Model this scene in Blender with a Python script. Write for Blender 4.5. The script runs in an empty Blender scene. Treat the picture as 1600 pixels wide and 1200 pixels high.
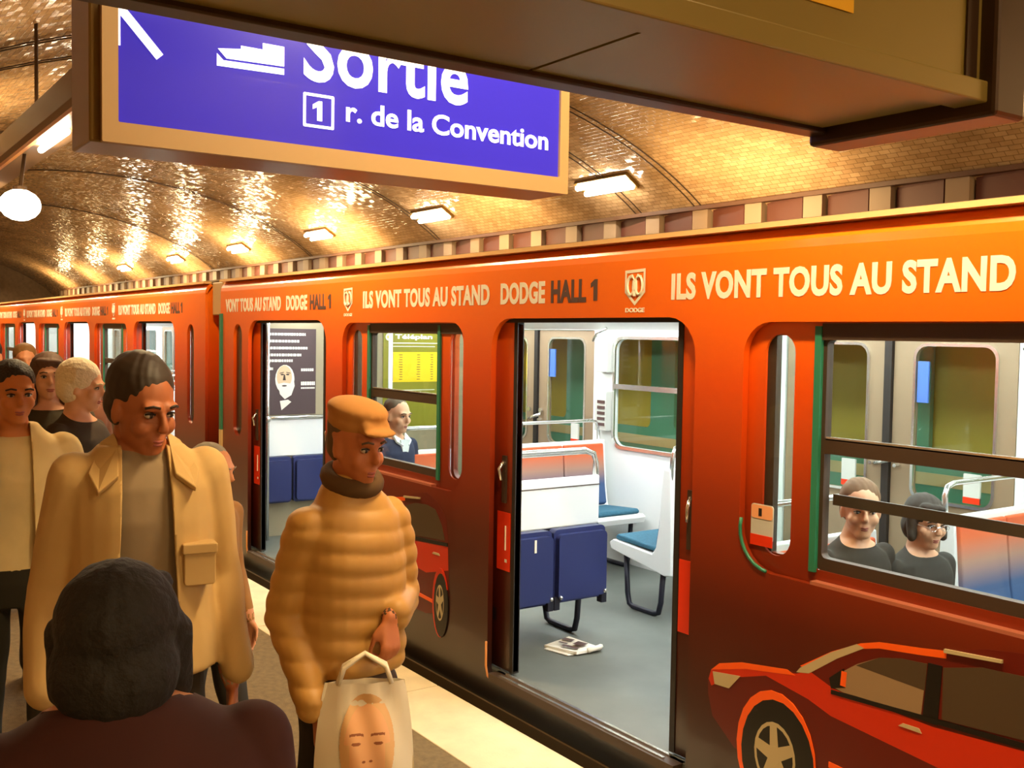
import bpy, bmesh, math, random
import numpy as np
from mathutils import Vector, Matrix, Euler, kdtree

random.seed(7)
scene = bpy.context.scene
COL = scene.collection
PI = math.pi

# ------------------------------------------------------------------ camera, world, exposure
cam_d = bpy.data.cameras.new('camera')
cam = bpy.data.objects.new('camera', cam_d)
COL.objects.link(cam)
scene.camera = cam
f_px = 1607.0
cam_d.sensor_width = 36.0
cam_d.lens = f_px / 1600.0 * 36.0
cam_d.clip_start = 0.05
cam_d.clip_end = 300
_vx = Vector((-1115, -94, f_px)); _vy = Vector((2320, -40, f_px))
_X = -_vx.normalized(); _Y = (_vy - _vy.dot(_X) * _X).normalized(); _Z = _X.cross(_Y)
_R = Matrix((_X, _Y, _Z))                       # rows: world axes in camera coordinates (x right, y down, z forward)
_right = _R @ Vector((1, 0, 0)); _up = _R @ Vector((0, -1, 0)); _back = _R @ Vector((0, 0, -1))
_M = Matrix((( _right.x, _up.x, _back.x), (_right.y, _up.y, _back.y), (_right.z, _up.z, _back.z))).to_4x4()
_M.translation = Vector((0, 0, 1.935))
cam.matrix_world = _M

w = bpy.data.worlds.new('station_air'); scene.world = w
w.use_nodes = True
w.node_tree.nodes['Background'].inputs[0].default_value = (0.9, 0.6, 0.28, 1)
w.node_tree.nodes['Background'].inputs[1].default_value = 0.03
scene.view_settings.view_transform = 'Standard'
scene.view_settings.look = 'None'
scene.view_settings.gamma = 1.0
scene.view_settings.use_curve_mapping = False
scene.view_settings.exposure = 0.38

WARM = (1.0, 0.70, 0.33)
COOL = (0.93, 1.0, 1.0)
TUBE = 62.0            # platform tubes
FAR_GLARE = 45.0
CAR_TUBE = 20.0


def area(name, loc, size, sy, power, color, rot=(0, 0, 0), spread=PI):
    l = bpy.data.lights.new(name, 'AREA'); l.shape = 'RECTANGLE'; l.size = size; l.size_y = sy
    l.energy = power; l.color = color; l.spread = spread
    o = bpy.data.objects.new(name, l); COL.objects.link(o); o.location = loc; o.rotation_euler = rot
    return o


# platform light rows (real tubes hang at the near row only)
for i in range(14):
    area('platform_light', (7.3 - 4.55 * i, 2.08, 3.72), 1.25, 0.18, 88, WARM)
for i in range(10):
    area('far_platform_light', (3 - 6.5 * i, 9.9, 4.2), 2.4, 0.2, 120, WARM, (0.0, 0, 0))
    area('far_vault_fill', (3 - 6.5 * i, 10.3, 3.6), 2.4, 0.2, 58 if i < 4 else 110, WARM, (PI - .5, 0, 0))  # upward fill added to brighten the far vault, no fitting here
for i in range(8):
    area('vault_fill', (2 - 6.5 * i, 2.1, 4.32), 3.0, 0.2, 9 if i < 3 else 90, WARM, (PI, 0, 0))  # added fill for the upward spill of the rail tubes
for i in range(2):
    area('rear_fill_light', (2.2 + 2.2 * i, -.7, 3.0), 1.25, 0.18, 30, WARM, (.5, 0, 0))  # warm fill added behind the camera, no tube modelled for it


# ------------------------------------------------------------------ materials
def srgb(r, g, b):
    def c(v):
        v /= 255.0
        return v / 12.92 if v <= 0.04045 else ((v + 0.055) / 1.055) ** 2.4
    return (c(r), c(g), c(b), 1.0)


MATS = {}


def mat(name, col, rough=0.6, metal=0.0, emit=0.0, spec=0.5, noise=0.0, nscale=8.0, bump=0.0, bscale=60.0, coat=0.0, emit_col=None):
    if name in MATS: return MATS[name]
    m = bpy.data.materials.new(name); m.use_nodes = True
    nt = m.node_tree; b = nt.nodes['Principled BSDF']
    if len(col) == 3: col = srgb(*col)
    b.inputs['Base Color'].default_value = col
    b.inputs['Roughness'].default_value = rough
    b.inputs['Metallic'].default_value = metal
    b.inputs['Specular IOR Level'].default_value = spec
    b.inputs['Coat Weight'].default_value = coat
    if emit:
        b.inputs['Emission Color'].default_value = (*(emit_col or col[:3]), 1)
        b.inputs['Emission Strength'].default_value = emit
    if noise or bump:
        tc = nt.nodes.new('ShaderNodeTexCoord')
    if noise:
        n = nt.nodes.new('ShaderNodeTexNoise'); n.inputs['Scale'].default_value = nscale; n.inputs['Detail'].default_value = 5
        nt.links.new(tc.outputs['Object'], n.inputs['Vector'])
        r = nt.nodes.new('ShaderNodeValToRGB')
        r.color_ramp.elements[0].position = 0.3; r.color_ramp.elements[1].position = 0.72
        r.color_ramp.elements[0].color = tuple(c * (1 - noise) for c in col[:3]) + (1,)
        r.color_ramp.elements[1].color = tuple(min(1, c * (1 + noise)) for c in col[:3]) + (1,)
        nt.links.new(n.outputs['Fac'], r.inputs['Fac']); nt.links.new(r.outputs['Color'], b.inputs['Base Color'])
    if bump:
        n2 = nt.nodes.new('ShaderNodeTexNoise'); n2.inputs['Scale'].default_value = bscale; n2.inputs['Detail'].default_value = 3
        nt.links.new(tc.outputs['Object'], n2.inputs['Vector'])
        bp = nt.nodes.new('ShaderNodeBump'); bp.inputs['Strength'].default_value = bump; bp.inputs['Distance'].default_value = 0.01
        nt.links.new(n2.outputs['Fac'], bp.inputs['Height']); nt.links.new(bp.outputs['Normal'], b.inputs['Normal'])
    MATS[name] = m
    return m


def ramp_mat(name, axis, stops, rough=0.3, coat=0.0, lo=0.0, hi=1.0):
    """a printed or woven gradient along one object axis between lo and hi"""
    if name in MATS: return MATS[name]
    m = bpy.data.materials.new(name); m.use_nodes = True
    nt = m.node_tree; b = nt.nodes['Principled BSDF']
    tc = nt.nodes.new('ShaderNodeTexCoord'); sx = nt.nodes.new('ShaderNodeSeparateXYZ')
    nt.links.new(tc.outputs['Object'], sx.inputs[0])
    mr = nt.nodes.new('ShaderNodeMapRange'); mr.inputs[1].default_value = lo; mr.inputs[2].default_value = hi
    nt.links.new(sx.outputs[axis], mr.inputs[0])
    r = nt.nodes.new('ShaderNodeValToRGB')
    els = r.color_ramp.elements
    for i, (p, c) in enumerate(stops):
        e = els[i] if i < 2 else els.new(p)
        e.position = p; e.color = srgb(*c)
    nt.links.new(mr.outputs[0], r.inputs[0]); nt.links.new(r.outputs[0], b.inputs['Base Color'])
    b.inputs['Roughness'].default_value = rough; b.inputs['Coat Weight'].default_value = coat
    b.inputs['Coat Roughness'].default_value = 0.08
    MATS[name] = m
    return m


def glass_mat(name, tint=(0.93, 0.97, 0.95), gloss=0.06):
    m = bpy.data.materials.new(name); m.use_nodes = True
    nt = m.node_tree
    for n in list(nt.nodes): nt.nodes.remove(n)
    out = nt.nodes.new('ShaderNodeOutputMaterial'); mix = nt.nodes.new('ShaderNodeMixShader')
    tr = nt.nodes.new('ShaderNodeBsdfTransparent'); tr.inputs[0].default_value = (*tint, 1)
    gl = nt.nodes.new('ShaderNodeBsdfGlossy'); gl.inputs['Roughness'].default_value = 0.03
    fr = nt.nodes.new('ShaderNodeLayerWeight'); fr.inputs[0].default_value = 0.5
    pw = nt.nodes.new('ShaderNodeMath'); pw.operation = 'POWER'; pw.inputs[1].default_value = 4.0
    mu = nt.nodes.new('ShaderNodeMath'); mu.operation = 'MULTIPLY_ADD'; mu.inputs[1].default_value = 0.55; mu.inputs[2].default_value = gloss * 0.5
    nt.links.new(fr.outputs['Facing'], pw.inputs[0]); nt.links.new(pw.outputs[0], mu.inputs[0]); nt.links.new(mu.outputs[0], mix.inputs[0])
    nt.links.new(tr.outputs[0], mix.inputs[1]); nt.links.new(gl.outputs[0], mix.inputs[2]); nt.links.new(mix.outputs[0], out.inputs[0])
    MATS[name] = m
    return m


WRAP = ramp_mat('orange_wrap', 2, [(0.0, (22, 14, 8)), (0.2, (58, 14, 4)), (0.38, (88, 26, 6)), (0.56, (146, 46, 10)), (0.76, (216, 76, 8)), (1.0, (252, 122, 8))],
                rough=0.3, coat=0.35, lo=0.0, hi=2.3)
GLASS = glass_mat('window_glass')
M_teal = mat('teal_paint', (40, 120, 92), 0.4)
M_dark = mat('black_rubber', (28, 22, 18), 0.6)
M_frame = mat('bronze_frame', (72, 56, 44), 0.45, 0.3)
M_chrome = mat('polished_steel', (225, 225, 220), 0.18, 0.9)
M_white = mat('white_laminate', (226, 230, 228), 0.45)
M_pale = mat('pale_grey_panel', (196, 198, 190), 0.5)
M_steel = mat('brushed_door_metal', (150, 128, 102), 0.45, 0.25)
M_navy = mat('navy_vinyl', (36, 44, 92), 0.35)
M_legs = mat('dark_tube', (30, 30, 44), 0.4, 0.2)
M_cush = mat('teal_fabric', (44, 96, 118), 0.8, noise=0.15, nscale=60)
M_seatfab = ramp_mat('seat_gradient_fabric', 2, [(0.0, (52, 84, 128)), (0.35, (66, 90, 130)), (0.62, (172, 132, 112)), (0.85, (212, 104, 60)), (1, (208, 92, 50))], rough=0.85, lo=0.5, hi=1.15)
M_floor = mat('grey_vinyl_floor', (96, 100, 94), 0.5, noise=0.16, nscale=3.0)
M_cream = mat('cream_print', (238, 236, 222), 0.4)
M_greyp = mat('grey_print', (84, 62, 58), 0.4)
M_ceil = mat('car_ceiling', (235, 238, 235), 0.5)
M_lamp_cool = mat('car_tube_diffuser', (255, 255, 255), 0.5, emit=CAR_TUBE, emit_col=COOL)
M_lamp_warm = mat('platform_tube', (255, 240, 215), 0.5, emit=TUBE, emit_col=(1.0, 0.86, 0.62))
M_vault_glare = mat('vault_glare_tube', (255, 240, 215), 0.5, emit=FAR_GLARE, emit_col=(1.0, 0.88, 0.66))
M_blue = mat('blue_sign_enamel', (52, 44, 200), 0.22, coat=0.3, emit=0.25, emit_col=(0.04, 0.03, 0.6))
M_signw = mat('sign_white', (235, 238, 240), 0.3, emit=0.8, emit_col=(0.85, 0.88, 0.9))
M_signframe = mat('sign_frame', (176, 146, 104), 0.4)
M_signbox = mat('sign_box_metal', (120, 92, 42), 0.3, 0.45)
M_gold = mat('brushed_bronze', (142, 124, 60), 0.42, 0.3)
M_boxdark = mat('dark_bronze', (62, 42, 22), 0.4, 0.4)
M_yellow = mat('yellow_sticker', (235, 180, 20), 0.5)
M_red = mat('red_sticker', (226, 52, 12), 0.4)
M_concrete = mat('track_concrete', (60, 50, 38), 0.9, noise=0.3, nscale=4)
M_rail = mat('rail_steel', (120, 110, 95), 0.35, 0.7)


# ------------------------------------------------------------------ object helpers
def tag(o, label=None, cat=None, group=None, kind=None):
    if label: o['label'] = label
    if cat: o['category'] = cat
    if group: o['group'] = group
    if kind: o['kind'] = kind
    return o


def empty(name, loc=(0, 0, 0), rz=0.0):
    o = bpy.data.objects.new(name, None); o.location = loc; o.rotation_euler = (0, 0, rz); o.empty_display_size = 0.1
    COL.objects.link(o); return o


def link_mesh(name, me, mats, parent=None, smooth=False):
    o = bpy.data.objects.new(name, me); COL.objects.link(o)
    for m in (mats if isinstance(mats, (list, tuple)) else [mats]): me.materials.append(m)
    if smooth:
        me.polygons.foreach_set('use_smooth', [True] * len(me.polygons))
    if parent: o.parent = parent
    return o


class MB:
    def __init__(s): s.v = []; s.f = []; s.mi = []
    def add(s, vs, fs, mi=0):
        n = len(s.v); s.v += [tuple(p) for p in vs]; s.f += [tuple(i + n for i in f) for f in fs]; s.mi += [mi] * len(fs); return s
    def box(s, x0, x1, y0, y1, z0, z1, mi=0):
        return s.add([(x0, y0, z0), (x1, y0, z0), (x1, y1, z0), (x0, y1, z0), (x0, y0, z1), (x1, y0, z1), (x1, y1, z1), (x0, y1, z1)],
                     [(0, 3, 2, 1), (4, 5, 6, 7), (0, 1, 5, 4), (1, 2, 6, 5), (2, 3, 7, 6), (3, 0, 4, 7)], mi)
    def tube(s, path, r, n=10, mi=0, closed=False):
        P = [Vector(p) for p in path]; rings = []
        up = Vector((0, 0, 1)); N = len(P)
        prev = None
        for i, p in enumerate(P):
            a = P[i - 1] if (i > 0 or closed) else p; b = P[(i + 1) % N] if (i < N - 1 or closed) else p
            t = (b - a).normalized()
            if prev is None:
                u = t.cross(up)
                if u.length < 1e-3: u = t.cross(Vector((1, 0, 0)))
                u.normalize()
            else:
                u = (prev - t * prev.dot(t)).normalized()
            prev = u; vv = t.cross(u)
            rings.append([p + (u * math.cos(2 * PI * k / n) + vv * math.sin(2 * PI * k / n)) * r for k in range(n)])
        vs = [q for rg in rings for q in rg]; fs = []
        M = N if closed else N - 1
        for i in range(M):
            j = (i + 1) % N
            for k in range(n):
                fs.append((i * n + k, i * n + (k + 1) % n, j * n + (k + 1) % n, j * n + k))
        if not closed:
            fs.append(tuple(range(n))[::-1]); fs.append(tuple((N - 1) * n + k for k in range(n)))
        return s.add(vs, fs, mi)
    def prism(s, poly, d0, d1, axis=1, mi=0):
        """poly: 2-D points in the plane without `axis`; extruded from d0 to d1 along it"""
        n = len(poly)
        def P(a, b, d):
            return (d, a, b) if axis == 0 else ((a, d, b) if axis == 1 else (a, b, d))
        vs = [P(a, b, d0) for a, b in poly] + [P(a, b, d1) for a, b in poly]
        fs = [tuple(range(n)), tuple(range(2 * n - 1, n - 1, -1))] + [(i, i + n, (i + 1) % n + n, (i + 1) % n) for i in range(n)]
        return s.add(vs, fs, mi)
    def sphere(s, c, r, nu=14, nv=8, mi=0):
        if not isinstance(r, (tuple, list)): r = (r, r, r)
        vs = [(c[0], c[1], c[2] + r[2])]; fs = []
        for j in range(1, nv):
            th = PI * j / nv
            for i in range(nu):
                a = 2 * PI * i / nu
                vs.append((c[0] + r[0] * math.sin(th) * math.cos(a), c[1] + r[1] * math.sin(th) * math.sin(a), c[2] + r[2] * math.cos(th)))
        vs.append((c[0], c[1], c[2] - r[2])); L = len(vs) - 1
        for i in range(nu): fs.append((0, 1 + i, 1 + (i + 1) % nu))
        for j in range(nv - 2):
            for i in range(nu):
                a = 1 + j * nu + i; b = 1 + j * nu + (i + 1) % nu
                fs.append((a, a + nu, b + nu, b))
        for i in range(nu): fs.append((L, 1 + (nv - 2) * nu + (i + 1) % nu, 1 + (nv - 2) * nu + i))
        return s.add(vs, fs, mi)
    def build(s, name, mats, parent=None, smooth=False, bevel=0.0, origin=None, kind=None):
        me = bpy.data.meshes.new(name)
        me.from_pydata(s.v, [], s.f)
        bm = bmesh.new(); bm.from_mesh(me)
        for f, mi in zip(bm.faces, s.mi): f.material_index = mi
        bmesh.ops.recalc_face_normals(bm, faces=bm.faces)
        bm.to_mesh(me); bm.free()
        o = link_mesh(name, me, mats, parent, smooth)
        if bevel:
            m = o.modifiers.new('edge', 'BEVEL'); m.width = bevel; m.segments = 2; m.limit_method = 'ANGLE'; m.angle_limit = 0.6
        if kind: o['kind'] = kind
        return o


def B(*a): return MB().box(*a)


def rrect(x0, x1, z0, z1, r, n=6):
    if not isinstance(r, (tuple, list)): r = (r, r, r, r)   # corners: BL BR TR TL
    pts = []
    for (cx, cz, rr, a0) in ((x0 + r[0], z0 + r[0], r[0], PI), (x1 - r[1], z0 + r[1], r[1], 1.5 * PI), (x1 - r[2], z1 - r[2], r[2], 0), (x0 + r[3], z1 - r[3], r[3], 0.5 * PI)):
        if rr < 1e-4: pts.append((cx, cz)); continue
        for i in range(n + 1):
            a = a0 + 0.5 * PI * i / n
            pts.append((cx + rr * math.cos(a), cz + rr * math.sin(a)))
    return pts


def plate(name, outline, holes, y0, y1, mats, parent=None, axis=1):
    """flat sheet with rounded holes in the XZ plane (axis 1) or YZ plane (axis 0), between depth y0 and y1"""
    cu = bpy.data.curves.new(name, 'CURVE'); cu.dimensions = '2D'; cu.fill_mode = 'BOTH'; cu.extrude = abs(y1 - y0) / 2
    for poly in [outline] + holes:
        sp = cu.splines.new('POLY'); sp.points.add(len(poly) - 1)
        for p, q in zip(sp.points, poly): p.co = (q[0], q[1], 0, 1)
        sp.use_cyclic_u = True
    o = bpy.data.objects.new(name, cu); COL.objects.link(o)
    dg = bpy.context.evaluated_depsgraph_get()
    me = bpy.data.meshes.new_from_object(o.evaluated_get(dg))
    bpy.data.objects.remove(o)
    c = (y0 + y1) / 2
    vs = np.empty(len(me.vertices) * 3); me.vertices.foreach_get('co', vs); vs = vs.reshape(-1, 3)
    new = np.stack([vs[:, 0], c + vs[:, 2] * -1, vs[:, 1]], 1) if axis == 1 else np.stack([c + vs[:, 2], vs[:, 0], vs[:, 1]], 1)
    me.vertices.foreach_set('co', new.ravel()); me.update()
    me.materials.clear()
    return link_mesh(name, me, mats, parent)


def text_obj(name, body, x0, x1, z0, cap, y, mats, parent, axis=1, bold=0.02, th=0.002, spacing=1.0):
    """flat lettering; cap height and left/right extents in metres"""
    cu = bpy.data.curves.new(name, 'FONT'); cu.body = body; cu.size = 1.0; cu.offset = bold; cu.extrude = 0.5; cu.space_character = spacing
    cu.resolution_u = 4
    o = bpy.data.objects.new(name, cu); COL.objects.link(o)
    dg = bpy.context.evaluated_depsgraph_get()
    me = bpy.data.meshes.new_from_object(o.evaluated_get(dg)); bpy.data.objects.remove(o)
    vs = np.empty(len(me.vertices) * 3); me.vertices.foreach_get('co', vs); vs = vs.reshape(-1, 3)
    mn, mx = vs[:, 0].min(), vs[:, 0].max()
    sx = (x1 - x0) / (mx - mn); X = x0 + (vs[:, 0] - mn) * sx
    Z = z0 + vs[:, 1] * cap / 0.69
    D = vs[:, 2] * th
    new = np.stack([X, y + D * -1, Z], 1) if axis == 1 else np.stack([y + D, X, Z], 1)
    me.vertices.foreach_set('co', new.ravel()); me.update(); me.materials.clear()
    return link_mesh(name, me, mats, parent)


def copy_tree(o, parent=None):
    c = o.copy(); COL.objects.link(c); c.parent = parent
    for ch in o.children: copy_tree(ch, c)
    return c


# ================================================================== THE STATION
# platform
pf = MB().box(-62, 8, -1.29, 2.44, -0.4, 0.0)
M_asph = mat('dark_asphalt', (112, 92, 58), 0.85, noise=0.22, nscale=30, bump=0.4, bscale=160)
tag(pf.build('floor', M_asph), kind='structure')
M_stripe = mat('pale_nosing_stone', (214, 196, 158), 0.7, noise=0.1, nscale=6, bump=0.15, bscale=90)
e = empty('trim_1'); tag(e, kind='structure')
xs = 8.0; i = 0
while xs > -60:
    L = 1.6
    j = MB().box(xs - L + 0.006, xs, 2.44 + random.uniform(-.004, .004), 2.865, -0.3, 0.004)
    j.build('edge_slab', M_stripe, e, bevel=0.004); xs -= L
tag(B(-62, 8, 2.865, 8.9, -1.3, -1.15).build('trim_2', M_concrete), kind='structure')     # track bed
tag(B(-62, 8, 2.3, 2.86, -1.15, -0.31).build('trim_3', M_concrete), kind='structure')      # platform face
tag(B(-62, 8, 8.6, 12.2, -1.3, 0.0).build('trim_4', M_asph), kind='structure')             # platform opposite
for y in (3.5, 4.94, 6.5, 7.94):
    r = B(-62, 8, y - .035, y + .035, -1.15, -1.0).build('running_rail', M_rail, bevel=.01)
    tag(r, {3.5: 'steel running rail nearest the platform under the orange train', 4.94: 'steel running rail under the far side of the orange train',
            6.5: 'steel running rail of the second track, nearer of its pair', 7.94: 'steel running rail of the second track beside the opposite platform'}[y], 'rail')

# vault with small glazed tiles
YC, AY, Z0, BZ = 5.7, 7.0, 1.5, 4.3
def vault_pt(t): return (YC + AY * math.cos(t), Z0 + BZ * math.sin(t))
NV = 96
ts = [PI * i / NV for i in range(NV + 1)]
vs = []; uvs = []; arc = 0; prev = None
xsx = [8 - 3.5 * i for i in range(21)]
me = bpy.data.meshes.new('ceiling'); vv = []; uu = []
for t in ts:
    y, z = vault_pt(t)
    if prev: arc += math.hypot(y - prev[0], z - prev[1])
    prev = (y, z)
    for x in xsx: vv.append((x, y, z)); uu.append((x, arc))
nx = len(xsx); ff = []
for i in range(NV):
    for j in range(nx - 1): ff.append((i * nx + j, i * nx + j + 1, (i + 1) * nx + j + 1, (i + 1) * nx + j))
me.from_pydata(vv, [], ff); uvl = me.uv_layers.new(name='arc')
for lp in me.loops: uvl.data[lp.index].uv = uu[lp.vertex_index]
mt = bpy.data.materials.new('glazed_vault_tiles'); mt.use_nodes = True; nt = mt.node_tree; bs = nt.nodes['Principled BSDF']
tc = nt.nodes.new('ShaderNodeTexCoord')
br = nt.nodes.new('ShaderNodeTexBrick'); br.inputs['Scale'].default_value = 1.0
br.inputs['Brick Width'].default_value = 0.15; br.inputs['Row Height'].default_value = 0.075; br.inputs['Mortar Size'].default_value = 0.006
br.inputs['Mortar Smooth'].default_value = 0.6; br.inputs['Color1'].default_value = srgb(214, 178, 136); br.inputs['Color2'].default_value = srgb(192, 154, 112); br.inputs['Mortar'].default_value = srgb(150, 120, 84)
nt.links.new(tc.outputs['UV'], br.inputs['Vector'])
nz = nt.nodes.new('ShaderNodeTexNoise'); nz.inputs['Scale'].default_value = 0.55; nz.inputs['Detail'].default_value = 6; nz.inputs['Roughness'].default_value = .65
nt.links.new(tc.outputs['UV'], nz.inputs['Vector'])
rp = nt.nodes.new('ShaderNodeValToRGB'); rp.color_ramp.elements[0].position = .35; rp.color_ramp.elements[0].color = (.66, .63, .58, 1); rp.color_ramp.elements[1].position = .6; rp.color_ramp.elements[1].color = (1, 1, 1, 1)
nt.links.new(nz.outputs['Fac'], rp.inputs[0])
mx = nt.nodes.new('ShaderNodeMix'); mx.data_type = 'RGBA'; mx.blend_type = 'MULTIPLY'; mx.inputs['Factor'].default_value = 1
nt.links.new(br.outputs['Color'], mx.inputs['A']); nt.links.new(rp.outputs[0], mx.inputs['B']); nt.links.new(mx.outputs['Result'], bs.inputs['Base Color'])
n3 = nt.nodes.new('ShaderNodeTexNoise'); n3.inputs['Scale'].default_value = 6.5; n3.inputs['Detail'].default_value = 0
nt.links.new(tc.outputs['UV'], n3.inputs['Vector'])
ad = nt.nodes.new('ShaderNodeMath'); ad.operation = 'MULTIPLY_ADD'; ad.inputs[1].default_value = -1.0
nt.links.new(br.outputs['Fac'], ad.inputs[0]); nt.links.new(n3.outputs['Fac'], ad.inputs[2])
bp = nt.nodes.new('ShaderNodeBump'); bp.inputs['Strength'].default_value = .3; bp.inputs['Distance'].default_value = .012
nt.links.new(ad.outputs[0], bp.inputs['Height'])
# every glazed tile is set at its own slight tilt
dv = nt.nodes.new('ShaderNodeVectorMath'); dv.operation = 'DIVIDE'; dv.inputs[1].default_value = (.15, .075, 1)
fl = nt.nodes.new('ShaderNodeVectorMath'); fl.operation = 'FLOOR'; wn = nt.nodes.new('ShaderNodeTexWhiteNoise')
sb = nt.nodes.new('ShaderNodeVectorMath'); sb.operation = 'SUBTRACT'; sb.inputs[1].default_value = (.5, .5, .5)
sc_ = nt.nodes.new('ShaderNodeVectorMath'); sc_.operation = 'SCALE'; sc_.inputs['Scale'].default_value = .17
an = nt.nodes.new('ShaderNodeVectorMath'); an.operation = 'ADD'; no_ = nt.nodes.new('ShaderNodeVectorMath'); no_.operation = 'NORMALIZE'
nt.links.new(tc.outputs['UV'], dv.inputs[0]); nt.links.new(dv.outputs[0], fl.inputs[0]); nt.links.new(fl.outputs[0], wn.inputs['Vector'])
nt.links.new(wn.outputs['Color'], sb.inputs[0]); nt.links.new(sb.outputs[0], sc_.inputs[0]); nt.links.new(sc_.outputs[0], an.inputs[0])
nt.links.new(bp.outputs['Normal'], an.inputs[1]); nt.links.new(an.outputs[0], no_.inputs[0]); nt.links.new(no_.outputs[0], bs.inputs['Normal'])
bs.inputs['Roughness'].default_value = .13; bs.inputs['Specular IOR Level'].default_value = .6
tag(link_mesh('ceiling', me, mt, smooth=True), kind='structure')
M_wallt = mat('grimy_wall_tiles', (150, 122, 82), 0.4, noise=.2, nscale=5)
tag(B(-62, 8, 12.2, 12.4, -.2, 3.4).build('wall_far', M_wallt), kind='structure')
tag(B(-62, 8, -1.5, -1.29, -.2, 1.9).build('wall_near', M_wallt), kind='structure')
# end walls with a tunnel mouth
hole = [(2.9, -1.1), (8.7, -1.1), (8.7, 2.2), (7.9, 3.3), (5.8, 3.8), (3.7, 3.3), (2.9, 2.2)]
ol = [(-1.4, -1.3), (12.8, -1.3)] + [vault_pt(t) for t in ts[::4]] 
o = plate('wall_left', ol, [hole], -61.6, -62, M_wallt, axis=0); tag(o, kind='structure')
tag(B(-75, -62, 2.0, 9.5, -1.3, 4.5).build('trim_5', mat('tunnel_dark', (18, 14, 10), .9)), kind='structure')
tag(B(7.9, 8.1, -1.4, 12.8, -1.3, 6).build('wall_right', M_wallt), kind='structure')

# ribbed metal fascia on the opposite wall
M_fas = mat('brown_fascia_metal', (98, 50, 34), 0.55, 0.0)
M_rib = mat('pale_fascia_rib', (158, 132, 106), 0.5, 0.0)
fa = empty('ribbed_metal_fascia', (0, 11.5, 2.4)); tag(fa, 'brown ribbed metal fascia running along the foot of the tiled vault above the train', 'fascia')
k = 0; x = -2.0
while x > -58:
    # a shallow trough panel and the bright upright fin beside it
    MB().prism([(x - .72, 0.02), (x - .02, -.06), (x - .02, 0.0), (x - .72, .08)], 0, 1.5, axis=2).build('fascia_panel', M_fas, fa)
    MB().prism([(x - 1.05, -.09), (x - .75, -.07), (x - .75, .06), (x - 1.05, .06)], 0, 1.5, axis=2).build('fascia_rib', M_rib, fa)
    x -= 1.07; k += 1
B(-58, -1, -.14, .1, 1.5, 1.56).build('capping_rail', mat('fascia_cap', (96, 62, 40), .5), fa)
tag(B(-60, 8, 11.68, 12.2, 0, 3.9).build('trim_6', mat('poster_wall', (120, 98, 60), .6)), kind='structure')

# vault rings: paired thin dark conduits over the arch
M_ring = mat('sooty_conduit', (62, 42, 26), .6)
for n_, (xr, lab) in enumerate([(-11.5, 'thin dark conduit over the vault, nearest the right of the sign'), (-12.85, 'thin dark conduit over the vault beside the bright glare patch'), (-19.3, 'thin dark conduit arching over the vault at mid distance'),
                                (-26.0, 'thin dark conduit arching over the vault further along'), (-34, 'farthest thin dark conduit arching over the vault')]):
    g = empty('vault_conduit', (xr, 0, 0)); tag(g, lab, 'conduit')
    for dx in (-.07, .07):
        path = []
        for t in ts[6:92:2]:
            y, z = vault_pt(t); ny, nz_ = math.cos(t), math.sin(t)
            path.append((dx + (y - 11.4) * 0.18, y - ny * .02, z - nz_ * .02))
        MB().tube(path, .009, 6).build('pipe', M_ring, g, smooth=True)

# tube reflections in the vault tiles above the opposite platform, modelled as glowing fittings
proto = None
labs = ['brightest glare reflection on the vault, right of the blue sign', 'glare reflection on the vault below the right end of the blue sign', 'third glare reflection along the vault from the right',
        'fourth glare reflection along the vault from the right', 'fifth small glare reflection along the vault', 'small glare reflection on the vault near the far cars']
for i, xl in enumerate([-13.0, -18.6, -24.2, -30.0, -36.2, -43]):
    y, z = 10.83, Z0 + BZ * math.sqrt(1 - ((10.83 - YC) / AY) ** 2)
    th = math.atan2((z - Z0) / BZ ** 2, (y - YC) / AY ** 2)
    if proto is None:
        proto = empty('vault_glare', (xl, y, z)); proto.rotation_euler = (th - PI / 2, 0, 0)
        MB().box(-.66, .66, -.17, .17, -.06, 0.02).build('glare_base', M_signbox, proto, bevel=.01)
        mb = MB(); mb.tube([(-.62, -.08, -.09), (.62, -.08, -.09)], .045, 10); mb.build('tube_lamp', M_vault_glare, proto, smooth=True)
        mb = MB(); mb.tube([(-.55, .08, -.09), (.62, .08, -.09)], .045, 10); mb.build('tube_lamp', M_vault_glare, proto, smooth=True)
        L = proto
    else:
        L = copy_tree(proto); L.location = (xl, y, z)
    tag(L, labs[i], 'light', 'glare reflections on the vault over the opposite platform')

# light rail above the near platform
lr = empty('light_rail', (0, 2.1, 3.8)); tag(lr, 'long brown overhead light rail running above the platform behind the blue sign', 'light rail')
M_railbox = mat('light_rail_paint', (104, 74, 40), .45)
MB().prism([(-.12, .0), (.16, 0.0), (.22, .14), (.2, .46), (-.06, .46), (-.14, .12)], -58, 7.5, axis=0).build('housing', M_railbox, lr)
MB().box(-58, 7.5, -.16, -.12, -.02, .02).build('reflector_edge', mat('orange_trim_metal', (200, 130, 60), .3, .4), lr)
for xh in np.arange(6, -58, -4.55):
    MB().tube([(xh, .05, .46), (xh, .05, 1.42)], .02, 6).build('hanger', M_boxdark, lr)
for i in range(14):
    xc = 7.3 - 4.55 * i
    MB().tube([(xc - .62, -.03, -.045), (xc + .62, -.03, -.045)], .032, 8).build('tube_lamp', M_lamp_warm, lr, smooth=True)
pl = empty('globe_lamp', (-12.2, 1.98, 3.25)); tag(pl, 'glaring white globe lamp hanging under the light rail at the left', 'lamp')
MB().sphere((0, 0, 0), (.21, .21, .17)).build('globe', mat('globe_glow', (255, 255, 250), .5, emit=14, emit_col=(1, .93, .8)), pl, smooth=True)
MB().tube([(0, 0, .15), (0, .05, .56)], .02, 8).build('stem', M_boxdark, pl)
MB().tube([(0, 0, .13), (0, 0, .2)], .07, 12).build('collar', M_boxdark, pl)

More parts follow.
